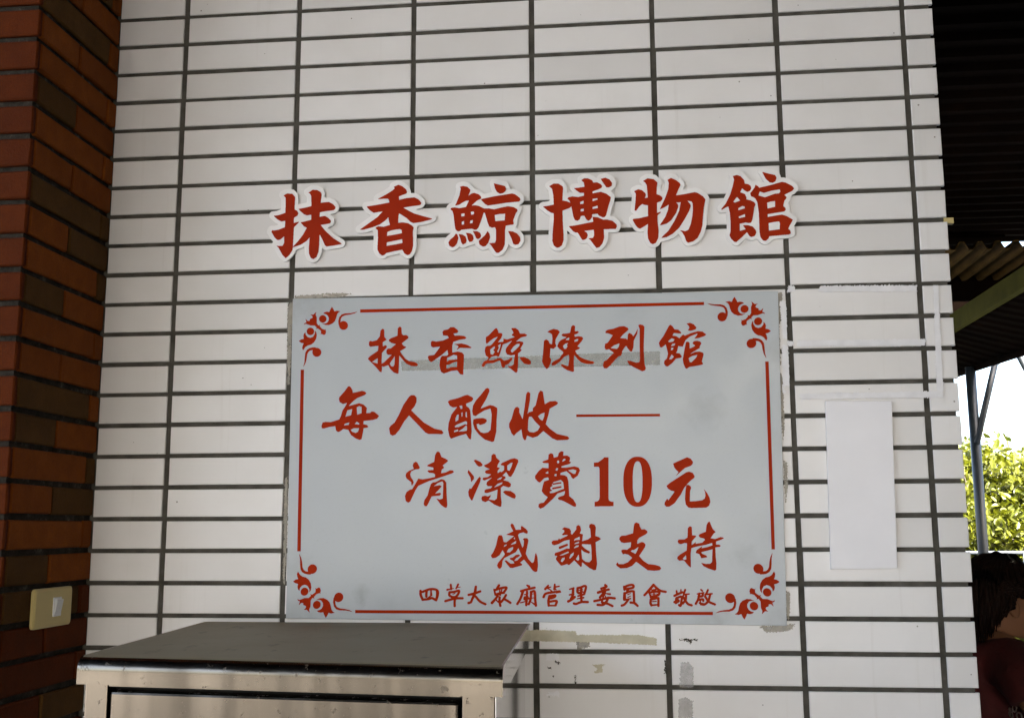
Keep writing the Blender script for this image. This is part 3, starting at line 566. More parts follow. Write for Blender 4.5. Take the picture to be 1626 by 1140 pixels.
 (E1, [], [], ["680,215 45 820,185 15", "755,110 50 765,200 50", "915,100 45 870,190 35", "880,170 25 965,155 15", "730,270 45 725,330 55 770,365 45", "730,270 35 830,260 40 920,235 40 935,260 40 900,330 40 850,370 40 780,370 45", "800,310 20 850,295 20", "640,460 50 760,425 35 880,400 35 1010,398 20", "850,370 40 838,480 45 840,565 40"]),
 (E1, [], [], ["1140,325 50 1250,300 60 1390,250 50", "1295,150 55 1270,300 65 1215,420 55 1190,480 50 1140,500 60", "1290,360 40 1390,470 50 1500,525 40"]),
 (E2, [], [], ["235,120 55 195,185 55", "130,210 40 155,310 45", "140,225 25 280,180 35 385,165 40 390,195 40 340,270 35", "160,320 25 260,290 40 340,280 25", "255,200 25 245,300 30", "300,200 25 260,330 40", "210,340 50 170,400 50 85,495 65", "250,380 40 245,470 45 265,560 30", "180,440 35 215,480 30", "385,330 35 330,420 40 280,480 40", "340,410 30 420,455 50 480,495 25"]),
 (E2, [], [], ["840,120 40 880,145 60", "710,245 50 850,205 45 1000,170 30", "750,250 60 700,400 55 630,520 55", "840,260 25 830,380 35 822,545 30", "780,320 25 860,300 25", "790,380 30 790,420 30 870,400 20", "700,495 30 850,455 25", "925,260 25 915,420 45 875,525 30", "920,265 25 990,245 35 1010,300 35 1015,430 35 1030,555 40", "930,310 20 990,300 20", "930,400 20 1000,385 20", "930,480 20 1020,540 50", "860,350 20 870,420 20"]),
 (E2, [], [], ["1295,125 40 1230,200 55", "1260,180 50 1350,155 25", "1290,190 30 1340,215 25", "1435,100 40 1430,200 60", "1430,160 40 1530,140 35", "1440,200 40 1465,215 25", "1350,230 30 1380,260 40", "1195,370 60 1240,300 50 1390,270 40 1540,250 45", "1560,265 30 1470,290 15", "1320,350 50 1300,450 60 1305,555 55", "1330,350 40 1440,335 40 1430,370 45 1350,400 40", "1340,470 40 1440,455 45 1480,470 50 1450,550 50", "1320,555 45 1460,555 40"]),
 (E3, [], [], ["130,205 35 215,180 45", "205,190 55 195,330 60 150,430 35", "125,325 35 210,310 50", "100,465 60 170,430 50 240,370 25", "300,185 50 300,260 60 330,290 40", "300,180 30 380,160 35 440,135 30 480,150 35 465,230 30 440,310 35", "380,180 35 375,300 60 385,460 50", "330,225 25 400,215 35", "320,280 40 410,260 40", "310,350 40 420,320 45", "290,410 25 430,385 40", "220,510 45 270,520 50 380,480 40 520,480 45"]),
 (E3, [], [], ["895,115 50 920,150 50 810,190 40", "740,275 60 850,240 60 970,210 30", "880,170 60 880,280 70 850,350 55", "850,300 60 780,380 55", "930,300 35 1000,310 45", "660,460 55 800,430 35 960,390 30 1100,400 35", "850,380 40 820,480 45", "960,390 50 920,470 60 850,540 50 730,540 40", "830,490 50 930,510 60 1050,565 25", "900,350 25 890,400 25"]),
 (E3, [], [], ["1300,150 50 1310,210 60", "1300,160 40 1400,120 45 1490,115 50 1490,170 45 1340,200 45", "1390,220 40 1360,240 40", "1310,290 60 1310,420 75", "1310,300 50 1410,255 40 1500,250 50 1510,300 45 1515,480 50", "1380,320 25 1440,295 20", "1380,380 25 1440,350 20", "1330,430 40 1440,405 30", "1390,430 45 1310,530 45 1250,555 45", "1440,490 40 1520,500 60 1590,560 50"]),
 (E4, [], [], ["240,110 60 140,230 60 45,330 50", "240,110 50 320,190 40 400,240 50 500,260 35", "210,225 40 300,205 30", "150,290 40 180,360 50", "150,280 35 260,255 40 360,265 45 340,330 50 180,370 40", "250,260 30 250,340 35", "190,320 12 330,300 12", "180,430 45 175,500 60 195,550 50", "180,425 35 330,395 40 345,420 45 345,560 40", "220,470 30 300,465 25", "190,550 45 340,535 35"]),
 (E4, [], [], ["690,345 50 760,310 40 860,270 30", "735,240 40 745,320 45", "830,215 30 825,290 25", "740,380 35 720,430 45", "730,400 30 840,365 30 835,500 22 820,560 40 790,545 25", "690,480 50 760,440 40 780,460 40 720,500 40", "920,220 50 890,310 45", "890,320 50 1010,305 30", "940,340 50 930,430 50 870,510 40", "870,360 30 920,440 45 980,520 45 1060,550 20"]),
 (E4, [], [], ["1260,215 40 1290,240 40", "1180,305 30 1320,280 35", "1300,290 35 1290,350 40 1210,360 35", "1225,300 45 1200,420 50 1150,515 45", "1220,430 35 1300,420 40 1310,450 40", "1230,500 40 1340,520 35", "1250,430 30 1240,500 40", "1410,220 45 1370,310 50", "1350,320 40 1500,300 35", "1460,310 45 1420,450 55 1340,530 50 1260,525 35", "1350,360 40 1430,470 50 1560,530 30"]),
]
ORN = ((465, 470, 9.5), ["590,163 615,200 628,235 665,222 722,232 690,248 668,275 655,330 635,380 600,415 545,440 490,438 435,415 480,418 515,405 540,370 542,330 525,295 495,275 455,265 480,245 515,237 550,243 560,215",
   circ(452, 347, 57), circ(765, 445, 67), "690,440 685,380 700,320 735,280 790,262 870,260 930,248 980,235 930,265 860,282 790,292 745,312 725,345 718,395 720,440",
   "355,240 345,285 362,325 362,410 385,445 415,435 405,455 440,495 485,510 502,497 495,515 502,545 490,580 470,590 432,572 412,588 425,565 425,525 375,490 350,500 360,475 330,445 270,447 230,432 195,420 165,437 180,408 205,400 190,345 225,378 255,375 255,350 290,335 300,320 285,295 260,280 310,282",
   "90,680 125,655 165,645 158,605 165,575 190,545 195,585 225,620 265,632 305,615 335,565 335,520 355,550 362,590 350,650 320,700 275,735 225,748 190,770 155,820 140,785 150,740 165,715 125,708",
   circ(265, 535, 57), circ(362, 850, 68), "345,772 300,775 255,785 215,810 190,850 180,920 175,1000 155,1080 192,1010 208,950 218,880 237,842 265,822 300,817 350,840"], [], [])
def glyph_mask(g, s, pad=3):
    (x0, y0, k), polys, holes, strokes = g
    cv = lambda q: [(x0+a/k, y0+b/k) for a, b in (P(q) if isinstance(q, str) else q)]
    PL = [cv(q) for q in polys]; HL = [cv(q) for q in holes]; SL = [[(x0+a/k, y0+b/k, w_/k) for a, b, w_ in S(q)] for q in strokes]
    A = np.array(sum(PL, []) + [(a, b) for q in SL for a, b, _ in q]); lo = A.min(0)-pad; hi = A.max(0)+pad
    return raster(PL, HL, SL, lo[0], lo[1], hi[0], hi[1], s), lo[0], lo[1]
# six large cut-out characters: white board with a red face
NTH = ['first', 'second', 'third', 'fourth', 'fifth', 'last']
DESC = ['hand radical', 'triangular roof over a box', 'fish radical', 'cross-shaped left half', 'sweeping double strokes', 'food radical']
for k, (o3, pl, hl) in enumerate(BIG):
    s = 3.0; mk, gx, gy = glyph_mask((o3, pl, hl, []), s, pad=12)
    bk = blur(dilate(mk, 6.3*s).astype(float), 6) > .5
    # fill every hole of the board
    out = np.zeros(bk.shape, bool); out[0] = out[-1] = True; out[:, 0] = out[:, -1] = True
    while True:
        p_ = np.pad(out, 1); n2 = (out | p_[:-2, 1:-1] | p_[2:, 1:-1] | p_[1:-1, :-2] | p_[1:-1, 2:]) & ~bk
        n2[0] = n2[-1] = True; n2[:, 0] = n2[:, -1] = True
        if (n2 == out).all(): break
        out = n2
    bk = ~out; bk[0] = bk[-1] = False; bk[:, 0] = bk[:, -1] = False
    cpos = wallp(gx+mk.shape[1]/s/2, gy+mk.shape[0]/s)
    ch = thing('cutout_character', '%s big red white-outlined character from the left, above the sign' % NTH[k], 'character', (cpos.x, -.001, cpos.z), 'large cut-out characters above the sign')
    board = mask_obj('white_backing', bk, gx, gy, s, .0016, .0042, 'white_cut', ch, tol=.12)
    mask_obj('red_face', mk, gx, gy, s, .0059, .0006, 'red_cut', ch)

# ================================================================ THE SIGN
TL, TR, BRc, BL = wallp(466, 475), wallp(1235, 463), wallp(1249, 993), wallp(455, 981)
sign = thing('notice_sign', 'pale grey-blue rectangular sign with red Chinese characters and red corner ornaments on the tiled wall', 'sign', ((BL.x+BRc.x)/2, -.001, BL.z))
MB().prism([Vector((p.x, -.0012, p.z)) for p in (TL, TR, BRc, BL)], (0, -1, 0), .003).obj('panel', 'sign', sign, bevel=.0006)
SD, ST = .0043, .0004
for g in TXT:
    s = 7.0 if g[0][2] > 13 else 4.5
    mk, gx, gy = glyph_mask(g, s); mask_obj('character', mk, gx, gy, s, SD, ST, 'red', sign, nblur=1 if s > 5 else 2, tol=.04)
def bar(name, q, mt, d, th, par, **kw):
    return MB().prism([wallp(x, y, d) for x, y in q], (0, -1, 0), th).obj(name, mt, par, **kw)
bar('dash_line', [(915, 658), (1048, 657), (1048, 661), (915, 662)], 'red', SD, ST, sign)
bar('border_line', [(572, 491.5), (1118, 479.5), (1118, 484.5), (572, 496.5)], 'red', SD, ST, sign)
bar('border_line', [(564, 968), (1132, 971), (1132, 976), (564, 973)], 'red', SD, ST, sign)
bar('border_line', [(477.5, 587), (482.8, 587), (477.5, 875), (472, 875)], 'red', SD, ST, sign)
bar('border_line', [(1215, 574), (1220.5, 574), (1230.5, 872), (1225, 872)], 'red', SD, ST, sign)
mk, gx, gy = glyph_mask(ORN, 5.0)
tips = [wallp(*q) for q in ((527.1, 487.4), (1166.6, 471.5), (517.6, 980), (1182.4, 983.2))]
side = [wallp(*q) for q in ((474.5, 541.6), (1225, 525.5), (465, 924.2), (1239, 924.2))]
o0 = mask_obj('corner_ornament', mk, gx, gy, 5.0, SD, ST, 'red', sign)
base_c = wpos(o0)
for k, (mx, mz) in enumerate(((1, 1), (-1, 1), (1, -1), (-1, -1))):
    if k == 0: continue
    me = o0.data.copy(); n = len(me.vertices); co = np.empty(n*3); me.vertices.foreach_get('co', co); co = co.reshape(-1, 3)
    co[:, 0] *= mx; co[:, 2] *= mz; me.vertices.foreach_set('co', co.ravel())
    if mx*mz < 0: me.flip_normals()
    me.update()
    # offset of the ornament's centre from lily tip and side tip, mirrored
    cx = tips[k].x+(base_c.x-tips[0].x)*mx; cz = side[k].z+(base_c.z-side[0].z)*mz
    cx = (cx+side[k].x+(base_c.x-side[0].x)*mx)/2; cz = (cz+tips[k].z+(base_c.z-tips[0].z)*mz)/2
    objm('corner_ornament', me, 'red', (cx, -SD, cz), sign)
# ================================================================ TAPE, BOARD AND GLUE MARKS
def flat(name, q, mt, d, th, label, cat, group=None, rough=.5, hole=None):
    """irregular thin patch outlined in photo pixels"""
    A = np.array(q, float); lo = A.min(0)-2; hi = A.max(0)+2; s = 4.0
    nx, ny = int((hi[0]-lo[0])*s), int((hi[1]-lo[1])*s)
    X, Y = np.meshgrid(lo[0]+(np.arange(nx)+.5)/s, lo[1]+(np.arange(ny)+.5)/s)
    jx = blur(rng.normal(0, 1, X.shape), 6)*rough*9; jy = blur(rng.normal(0, 1, X.shape), 6)*rough*9
    m_ = poly_mask(q, X+jx, Y+jy)
    return mask_obj(name, m_, lo[0], lo[1], s, d, th, mt, label=label, cat=cat, group=group, tol=.08)
flat('clear_tape', [(637, 573), (1048, 557.5), (1048, 579.5), (638, 589)], 'clear_tape', .00425, .00004, 'long yellowed clear tape strip across the top line of the sign', 'tape', rough=.15)
GT = 'white tape strips right of the sign'
flat('tape_strip', [(1303, 454), (1456, 453), (1456, 463), (1298, 464)], 'tape', .0012, .0007, 'topmost horizontal white tape strip on the tiles right of the sign', 'tape', GT)
flat('tape_strip', [(1238, 478), (1248, 477), (1250, 538), (1243, 538)], 'tape', .0012, .0007, 'upper short vertical white tape strip beside the sign edge', 'tape', GT)
flat('tape_strip', [(1241.5, 548), (1251, 548), (1254, 613), (1244, 614), (1248, 624), (1243, 625)], 'tape', .0012, .0007, 'lower short vertical white tape strip beside the sign edge', 'tape', GT)
flat('tape_strip', [(1266, 541), (1469, 538.5), (1469, 549), (1266, 550)], 'tape', .0012, .0007, 'middle horizontal white tape strip right of the sign', 'tape', GT)
flat('tape_strip', [(1267, 625), (1487, 621), (1497, 621), (1498, 631), (1272, 634)], 'tape', .0021, .0007, 'bottom horizontal white tape strip just above the blank white board', 'tape', GT)
flat('tape_strip', [(1482, 453), (1489.5, 453), (1498, 622), (1487.5, 622)], 'tape', .0012, .0007, 'long vertical white tape strip near the right wall edge', 'tape', GT)
flat('tape_scrap', [(1252, 454), (1261, 454), (1263, 463), (1250, 464)], 'tape', .0012, .0007, 'tiny white tape scrap on the joint at the top right corner of the sign', 'tape', GT)
flat('tape_scrap', [(1250, 541), (1260, 541), (1261, 549), (1251, 550)], 'tape', .0022, .0007, 'small white tape scrap left of the middle tape strip', 'tape', GT)
MB().prism([wallp(x, y, .0015) for x, y in ((1310, 637), (1415, 637.5), (1424, 902), (1318.5, 903.5))], (0, -1, 0), .005).obj('blank_board', 'board', label='blank white upright board stuck on the tiles right of the sign', cat='board', bevel=.0007)
z5 = lambda s_: [(840+a/5.42, 980+b/5.42) for a, b in P(s_)]
flat('masking_tape', z5("0,112 80,106 400,116 410,150 940,150 1100,180 1100,238 600,215 0,202"), 'masking', .0012, .0002, 'yellowed masking tape strip under the bottom edge of the sign', 'tape', rough=.35)
flat('masking_tape', z5("405,205 520,195 518,255 420,280"), 'residue', .0010, .0001, 'faint square tape mark hanging below the masking tape', 'tape mark', rough=.5)
flat('masking_tape', z5("540,405 665,402 632,420 632,475 555,477 590,440"), 'masking', .0012, .0002, 'small torn beige tape scrap on a tile below the sign', 'tape', rough=.4)
flat('tape_scrap', z5("148,310 258,310 258,368 148,370"), 'tape', .0012, .0004, 'small pale tape square bridging a joint beside the steel cabinet', 'tape', rough=.3)
flat('tape_scrap', z5("145,655 210,640 235,630 262,640 258,690 225,670 160,672"), 'tape', .0012, .0004, 'crumpled white tape bit on the lower joint beside the steel cabinet', 'tape', rough=.8)
flat('dust_smear', z5("1310,385 1370,380 1415,430 1415,600 1295,600 1300,500"), 'smear', .0010, .0001, 'upper grey smear where a sticker was pulled off the tile below the sign', 'stain', rough=.4)
flat('dust_smear', z5("1290,700 1350,685 1410,720 1408,866 1285,866"), 'smear', .0010, .0001, 'lower grey smear of a removed sticker at the bottom of the wall', 'stain', rough=.4)
for q, lb in (("1290,190 1350,180 1400,190 1450,188 1450,196 1405,198 1395,230 1370,205 1330,196 1295,200", 'dark scribble-like mark on the tile below the sign'),
              ("160,430 195,425 190,440 172,445", 'black mould speck beside the small tape square'), ("215,368 262,385 262,410 240,395", 'black mould streak under the small tape square'),
              ("198,495 215,500 210,512 196,505", 'tiny black speck low on the tile beside the cabinet'), ("395,490 405,490 405,580 392,585", 'thin dark vertical smear on a tile right of the cabinet')):
    flat('mould_mark', z5(q), 'speck', .0010, .0001, lb, 'stain', rough=.6)
flat('mould_mark', z5("1170,365 1182,365 1185,480 1180,490 1165,480"), 'grout', .0010, .0012, 'grout smear beside a joint below the sign', 'stain', rough=.6)
# dried glue round the sign
GR = 'dried glue along the sign edges'
for q, lb in (([(457, 483), (466, 478), (468, 500), (463, 540), (460, 610), (456, 612)], 'tan glue residue along the upper left edge of the sign'),
              ([(452, 760), (457, 755), (456, 850), (452, 930), (449, 925)], 'tan glue residue along the lower left edge of the sign'),
              ([(466, 470), (520, 466), (560, 466), (540, 472), (470, 476)], 'dark glue residue on the top left edge of the sign'),
              ([(1231, 466), (1241, 464), (1243, 480), (1237, 520), (1240, 580), (1237, 582), (1233, 500)], 'tan glue residue at the upper right edge of the sign'),
              ([(1238, 590), (1243, 600), (1246, 680), (1243, 700), (1240, 660)], 'tan glue residue on the right edge below the tape strips'),
              ([(1244, 730), (1250, 735), (1251, 770), (1247, 800)], 'tan glue residue midway down the right sign edge'),
              ([(1205, 994), (1262, 990), (1258, 999), (1240, 1003), (1218, 1004)], 'glue residue under the lower right corner of the sign'),
              ([(1248, 938), (1255, 940), (1253, 985), (1249, 980)], 'glue residue beside the lower right corner of the sign')):
    flat('glue_residue', q, 'residue', .0011, .0003, lb, 'glue', GR, rough=.45)

# ================================================================ STEEL CABINET
ZL, LW, LD, LH = 1.180, .60, .60, .036
CQ = [Vector(q) for q in ((.090, -.006), (.702, -.010), (.134, -.562), (.722, -.632))]     # back left, back right, front left, front right
def cp_(a, b, z):
    s_, t_ = a/LW, b/LD; q = (CQ[0]*(1-s_)+CQ[1]*s_)*(1-t_)+(CQ[2]*(1-s_)+CQ[3]*s_)*t_
    return Vector((q.x, q.y, z))
cab = thing('steel_cabinet', 'stainless steel cabinet with dusty top and rounded lid against the tiled wall', 'cabinet', cp_(LW/2, LD/2, 0))
def cbox(name, a0, b0, z0, a1, b1, z1, mt, bev=0, par=None):
    v = [cp_(a, b, z) for z in (z0, z1) for a, b in ((a0, b0), (a1, b0), (a1, b1), (a0, b1))]
    return obj(name, v, [(0, 1, 2, 3), (4, 7, 6, 5), (0, 4, 5, 1), (1, 5, 6, 2), (2, 6, 7, 3), (3, 7, 4, 0)], mt, par or cab, bevel=bev)
# lid: flat top sheet, rounded front roll, side skirts
RR = .019
prof = [(0, ZL)]+[(LD-RR, ZL)]
for k in range(1, 9):
    a = R(90*k/8); prof.append((LD-RR+RR*math.sin(a), ZL-RR+RR*math.cos(a)))
def sweep(name, pr, a0, a1, mt, smooth):
    n = len(pr); v = [cp_(a0, b, z) for b, z in pr]+[cp_(a1, b, z) for b, z in pr]
    return v, [(k, k+1, n+k+1, n+k) for k in range(n-1)]
v, f = sweep('x', prof[:2]+prof[2:4], .003, LW-.003, None, True); n = len(v)
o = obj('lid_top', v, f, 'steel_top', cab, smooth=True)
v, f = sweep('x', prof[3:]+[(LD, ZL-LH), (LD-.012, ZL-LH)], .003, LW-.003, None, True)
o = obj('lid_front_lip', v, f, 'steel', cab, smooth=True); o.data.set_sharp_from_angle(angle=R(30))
for a0, a1, nm in ((0, .003, 'lid_side'), (LW-.003, LW, 'lid_side')):
    P2 = prof+[(LD, ZL-LH), (0, ZL-LH)]; nn = len(P2)
    v = [cp_(a0, b, z) for b, z in P2]+[cp_(a1, b, z) for b, z in P2]
    obj(nm, v, [tuple(range(nn)), tuple(range(nn, 2*nn))[::-1]]+[(k, (k+1) % nn, nn+(k+1) % nn, nn+k) for k in range(nn)], 'steel', cab)
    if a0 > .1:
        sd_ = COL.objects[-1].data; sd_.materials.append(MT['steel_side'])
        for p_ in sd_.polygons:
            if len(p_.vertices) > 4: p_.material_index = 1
e = .010
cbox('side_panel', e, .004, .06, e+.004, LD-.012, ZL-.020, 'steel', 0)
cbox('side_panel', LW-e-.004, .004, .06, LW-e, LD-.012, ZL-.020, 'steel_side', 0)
cbox('back_panel', e+.005, .002, .06, LW-e-.005, .006, ZL-.020, 'steel')
cbox('inner_shadow_box', e+.02, .01, .07, LW-e-.02, LD-.052, ZL-.022, 'dark_gap')  # black box stands for the shade behind the door gaps
cbox('frame_post', e+.0002, LD-.045, .06, e+.034, LD-.0105, ZL-LH+.002, 'steel', .002)
cbox('frame_post', LW-e-.044, LD-.045, .06, LW-e-.0002, LD-.0105, ZL-LH+.002, 'steel', .002)
cbox('frame_rail', e+.0345, LD-.045, ZL-LH-.004, LW-e-.0445, LD-.012, ZL-LH+.002, 'steel', .001)
door = cbox('door', e+.0375, LD-.040, .10, LW-e-.049, LD-.0125, ZL-LH-.0100, 'steel', .0035)
cbox('door_handle', LW-e-.09, LD-.0123, .72, LW-e-.072, LD+.004, .84, 'steel_side', .003, door)
for a in (e+.01, LW-e-.05):
    for b in (.02, LD-.06): cbox('foot', a, b, 0, a+.04, b+.04, .06, 'dark_gap')

# ================================================================ ROOFS, BEAM, POST
def corrugated(name, p0, e1, e2, n, amp, mt, label, th=.004, e1b=None, sub=8):
    """sheet from p0; ridges run along e1, waves along e2 (n waves); trapezoid-ish profile"""
    p0, e1, e2 = Vector(p0), Vector(e1), Vector(e2); nrm = e1.cross(e2).normalized(); nrm = nrm if nrm.z > 0 else -nrm
    v = []; f = []; N = n*sub
    for k in range(N+1):
        h = max(-1, min(1, 1.6*math.sin(2*math.pi*k/sub)))*amp
        q = p0+e2*(k/N)+nrm*h; ee = e1.lerp(e1b, k/N) if e1b else e1; v += [q, q+ee, q+nrm*th, q+ee+nrm*th]
    for k in range(N):
        a = 4*k; b = a+4; f += [(a, a+1, b+1, b), (a+2, b+2, b+3, a+3), (a, b, b+2, a+2), (a+1, a+3, b+3, b+1)]
    return obj(name, v, f, mt, label=label, cat='roof', smooth=False)
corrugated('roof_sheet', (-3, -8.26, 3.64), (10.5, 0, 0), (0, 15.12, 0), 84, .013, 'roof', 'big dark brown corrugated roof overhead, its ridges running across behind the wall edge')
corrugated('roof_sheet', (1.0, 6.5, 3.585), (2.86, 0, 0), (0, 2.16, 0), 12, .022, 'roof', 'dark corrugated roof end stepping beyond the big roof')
corrugated('ochre_roof', (3.0, 5.26, 3.20), (0, .95, 0), (3.6, 0, 0), 31, .026, 'roof_ochre', 'small ochre corrugated roof edge pointing away, under the big dark roof')
b1 = on(1520, 492, 0, 3.47); b2 = on(1626, 432, 0, 3.47)
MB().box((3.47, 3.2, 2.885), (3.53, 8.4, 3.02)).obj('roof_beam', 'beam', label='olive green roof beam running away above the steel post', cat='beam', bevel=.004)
MB().box((1.7, 6.225, 3.03), (3.545, 6.28, 3.24)).box((3.545, 6.2252, 2.93), (6.8, 6.2802, 3.2402)).obj('fascia_board', 'roof', label='dark fascia board below the ochre roof edge', cat='fascia')
MB().box((1.7, 8.42, 2.86), (4.4, 8.47, 3.60)).obj('gable_panel', 'roof', label='dark upright panel under the roofs, left of the far end of the olive beam', cat='panel')
eA, eB = on(1530, 587, 2, 2.75), on(1626, 555, 2, 2.75); ed = (eA-eB).normalized()
lean = eB-ed*2.6; e1 = Vector((3.535, lean.y, 2.90)); e2_ = Vector((0, ed.y*5.4, 0))
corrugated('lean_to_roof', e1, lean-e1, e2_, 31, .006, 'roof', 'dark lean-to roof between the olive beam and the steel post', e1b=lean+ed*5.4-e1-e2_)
MB().tube([lean+ed*5.4+Vector((.0, 0, -.02)), lean+Vector((0, 0, -.02))], .03, 8).obj('eave_pipe', 'roof', label='dark pipe along the lower eave above the post', cat='pipe')
pt = on(1541, 590, 2, 2.70); pb = Vector((pt.x, pt.y, 0)); YP = pt.y
post = thing('steel_post', 'blue-grey round steel post with a slanted brace, right of the wall edge', 'post', pb)
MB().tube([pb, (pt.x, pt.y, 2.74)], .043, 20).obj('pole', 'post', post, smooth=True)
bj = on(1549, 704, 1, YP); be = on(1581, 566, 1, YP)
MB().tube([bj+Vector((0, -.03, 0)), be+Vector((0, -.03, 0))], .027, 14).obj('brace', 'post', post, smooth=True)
MB().box((pb.x-.11, pb.y-.11, 0), (pb.x+.11, pb.y+.11, .015)).obj('base_plate', 'post', post)
q0, q1 = on(1612, 556, 1, YP), on(1640, 612, 1, YP)
p2 = Vector((q1.x+.12, YP, 0))
post2 = thing('steel_post', 'second steel post at the right edge of the photo, its brace leaning left', 'post', p2)
MB().tube([p2, (p2.x, p2.y, 2.74)], .043, 20).obj('pole', 'post', post2, smooth=True)
MB().tube([q0+Vector((0, 0, .02)), p2+Vector((0, 0, q1.z-.25))], .027, 14).obj('brace', 'post', post2, smooth=True)

# unseen wall added on the right to darken the covered walk, and the little plug at the wall edge
MB().box((3.35, -8.0, 0), (3.5, 3.1, 3.55)).obj('added_shade_wall', 'dark_added', kind='structure')
MB().box((-3, -8.33, 3.12), (7.5, -8.28, 3.62)).obj('added_shade_board', 'dark_added', kind='structure')  # unseen board added at the front roof edge to shade the wall top
for xx_ in (-2.4, -1.45, -.35, .75, 2.3):                       # columns added behind the viewer: roof support and dark bands in the steel
    MB().box((xx_, -4.6, 0), (xx_+.36, -4.30, 3.6)).obj('added_column', 'dark_added', kind='structure', bevel=.01)
pg = on(1509, 350, 1, .004)
MB().box((pg.x-.012, .003, pg.z-.006), (pg.x+.006, .016, pg.z+.005)).obj('wall_plug', 'cream', label='tiny cream plastic plug sticking out of the right wall edge', cat='plug', bevel=.001)

# ================================================================ HANDRAIL
rz = on(1600, 877, 1, 9.3).z
rail = thing('handrail', 'pale metal handrail in front of the trees, behind the seated person', 'railing', (5, 9.3, 0))
MB().tube([(3.2, 9.3, rz), (11, 9.3, rz)], .017, 10).obj('top_rail', 'galv', rail, smooth=True)
MB().tube([(3.2, 9.3, rz*.5), (11, 9.3, rz*.5)], .018, 10).obj('lower_rail', 'galv', rail, smooth=True)
for k in range(6): MB().tube([(3.3+1.5*k, 9.3, 0), (3.3+1.5*k, 9.3, rz)], .022, 10).obj('rail_post', 'galv', rail, smooth=True)

obj('planting_bed', [(1.5, 8.9, .004), (14, 8.9, .004), (14, 20, .004), (1.5, 20, .004)], [(0, 1, 2, 3)], 'soil', kind='structure')
# ================================================================ TREES
def tree(loc, h, rx, ry, nleaf, mt, label, seed):
    r_ = np.random.default_rng(seed); root = thing('mangrove_tree', label, 'tree', loc, 'sunlit trees beyond the handrail'); L = Vector(loc)
    tb = MB(); tips_ = []
    tb.tube([L, L+Vector((.05, .02, h*.35)), L+Vector((-.03, .05, h*.7))], [.09, .07, .03], 8)
    for k in range(9):
        a = k*2.4; z = h*(.18+.06*k); e_ = Vector((math.cos(a)*rx*.75, math.sin(a)*ry*.75, z+h*.25)); tb.tube([L+Vector((0, 0, z)), L+e_*.55+Vector((0, 0, z*.35)), L+e_], [.04, .025, .01], 6)
    tb.obj('trunk', 'bark', root)
    # clumps of leaves spread through the crown
    nc = 230; cl_ = []
    while len(cl_) < nc:
        p = r_.uniform(-1, 1, 3); d = np.linalg.norm(p)
        if .30 < d < 1: cl_.append((p[0]*rx, p[1]*ry, h*.52+p[2]*h*.48))
    cl_ = np.array(cl_); ci = r_.integers(0, nc, nleaf)
    c = cl_[ci]+r_.normal(0, .13, (nleaf, 3))*np.array([1, 1, .9]); c[:, 2] = np.maximum(c[:, 2], .05)
    ln = r_.uniform(.07, .12, nleaf); wd = ln*r_.uniform(.42, .6, nleaf)
    ax = r_.normal(0, 1, (nleaf, 3)); ax[:, 2] = np.abs(ax[:, 2])*.9+.1; ax /= np.linalg.norm(ax, axis=1)[:, None]
    up = r_.normal(0, .55, (nleaf, 3))+np.array([.15, -.35, .8]); sd = np.cross(ax, up); sd /= np.linalg.norm(sd, axis=1)[:, None]; nn_ = np.cross(sd, ax)
    A = c; T = c+ax*ln[:, None]; m1 = c+ax*(ln*.5)[:, None]; s1 = sd*(wd*.5)[:, None]; f_ = nn_*(wd*.12)[:, None]
    b1_ = c+ax*(ln*.28)[:, None]; b2_ = c+ax*(ln*.74)[:, None]
    V = np.stack([A, b1_-s1*.82+f_, b2_-s1*.78+f_, T, b2_+s1*.78+f_, b1_+s1*.82+f_], 1).reshape(-1, 3)+np.array(L)
    i6 = np.arange(nleaf)*6; F = np.concatenate([np.stack([i6, i6+1, i6+2, i6+3], 1), np.stack([i6, i6+3, i6+4, i6+5], 1)])
    obj('crown', V, F.tolist(), mt, root, smooth=False)
tree((4.85, 10.7, 0), 2.22, 1.05, 1.0, 17000, MT['leaf1'], 'bright yellow-green bushy tree directly behind the steel post', 1)
tree((6.3, 10.9, 0), 2.10, 1.1, 1.0, 15000, MT['leaf2'], 'green bushy tree at the right edge, next to the tree behind the post', 2)
tree((3.6, 11.0, 0), 2.10, 1.0, 1.0, 10000, MT['leaf2'], 'low bushy tree mostly hidden behind the wall edge, left of the post', 3)
tree((5.6, 12.6, 0), 2.35, 1.5, 1.1, 12000, MT['leaf2'], 'further bushy tree filling the gap behind the front two trees', 4)

# ================================================================ WIRES AND LAMP
for k, (ya, yb) in enumerate(((676, 671), (681, 677), (694, 690))):
    a = on(1520, ya+4, 1, 26); b = on(1626, yb, 1, 26); d = (b-a)
    MB().tube([a-d*3, a-d*1.2-Vector((0, 0, .02)), b, b+d*4], .009, 5).obj('power_line', 'wire', label='%s thin overhead wire against the white sky' % ('upper', 'middle', 'lowest')[k], cat='wire', group='overhead wires')
lp = on(1568, 693, 1, 24)
lamp = thing('floodlight', 'grey floodlight head on a bracket above the tree, left of the sky', 'lamp', (lp.x-.35, 24, 0))
MB().tube([(lp.x-.35, 24, 0), (lp.x-.35, 24, lp.z-.05)], .05, 10).obj('lamp_pole', 'lamp', lamp, smooth=True)
MB().tube([(lp.x-.35, 24, lp.z-.07), (lp.x-.02, 24, lp.z-.05)], .028, 8).obj('bracket', 'lamp', lamp)
MB().prism([(lp.x-.10, 23.9, lp.z+.07), (lp.x-.03, 23.9, lp.z+.13), (lp.x+.20, 23.9, lp.z-.02), (lp.x+.12, 23.9, lp.z-.07)], (0, 1, 0), .24).obj('lamp_head', 'lamp', lamp, bevel=.01)

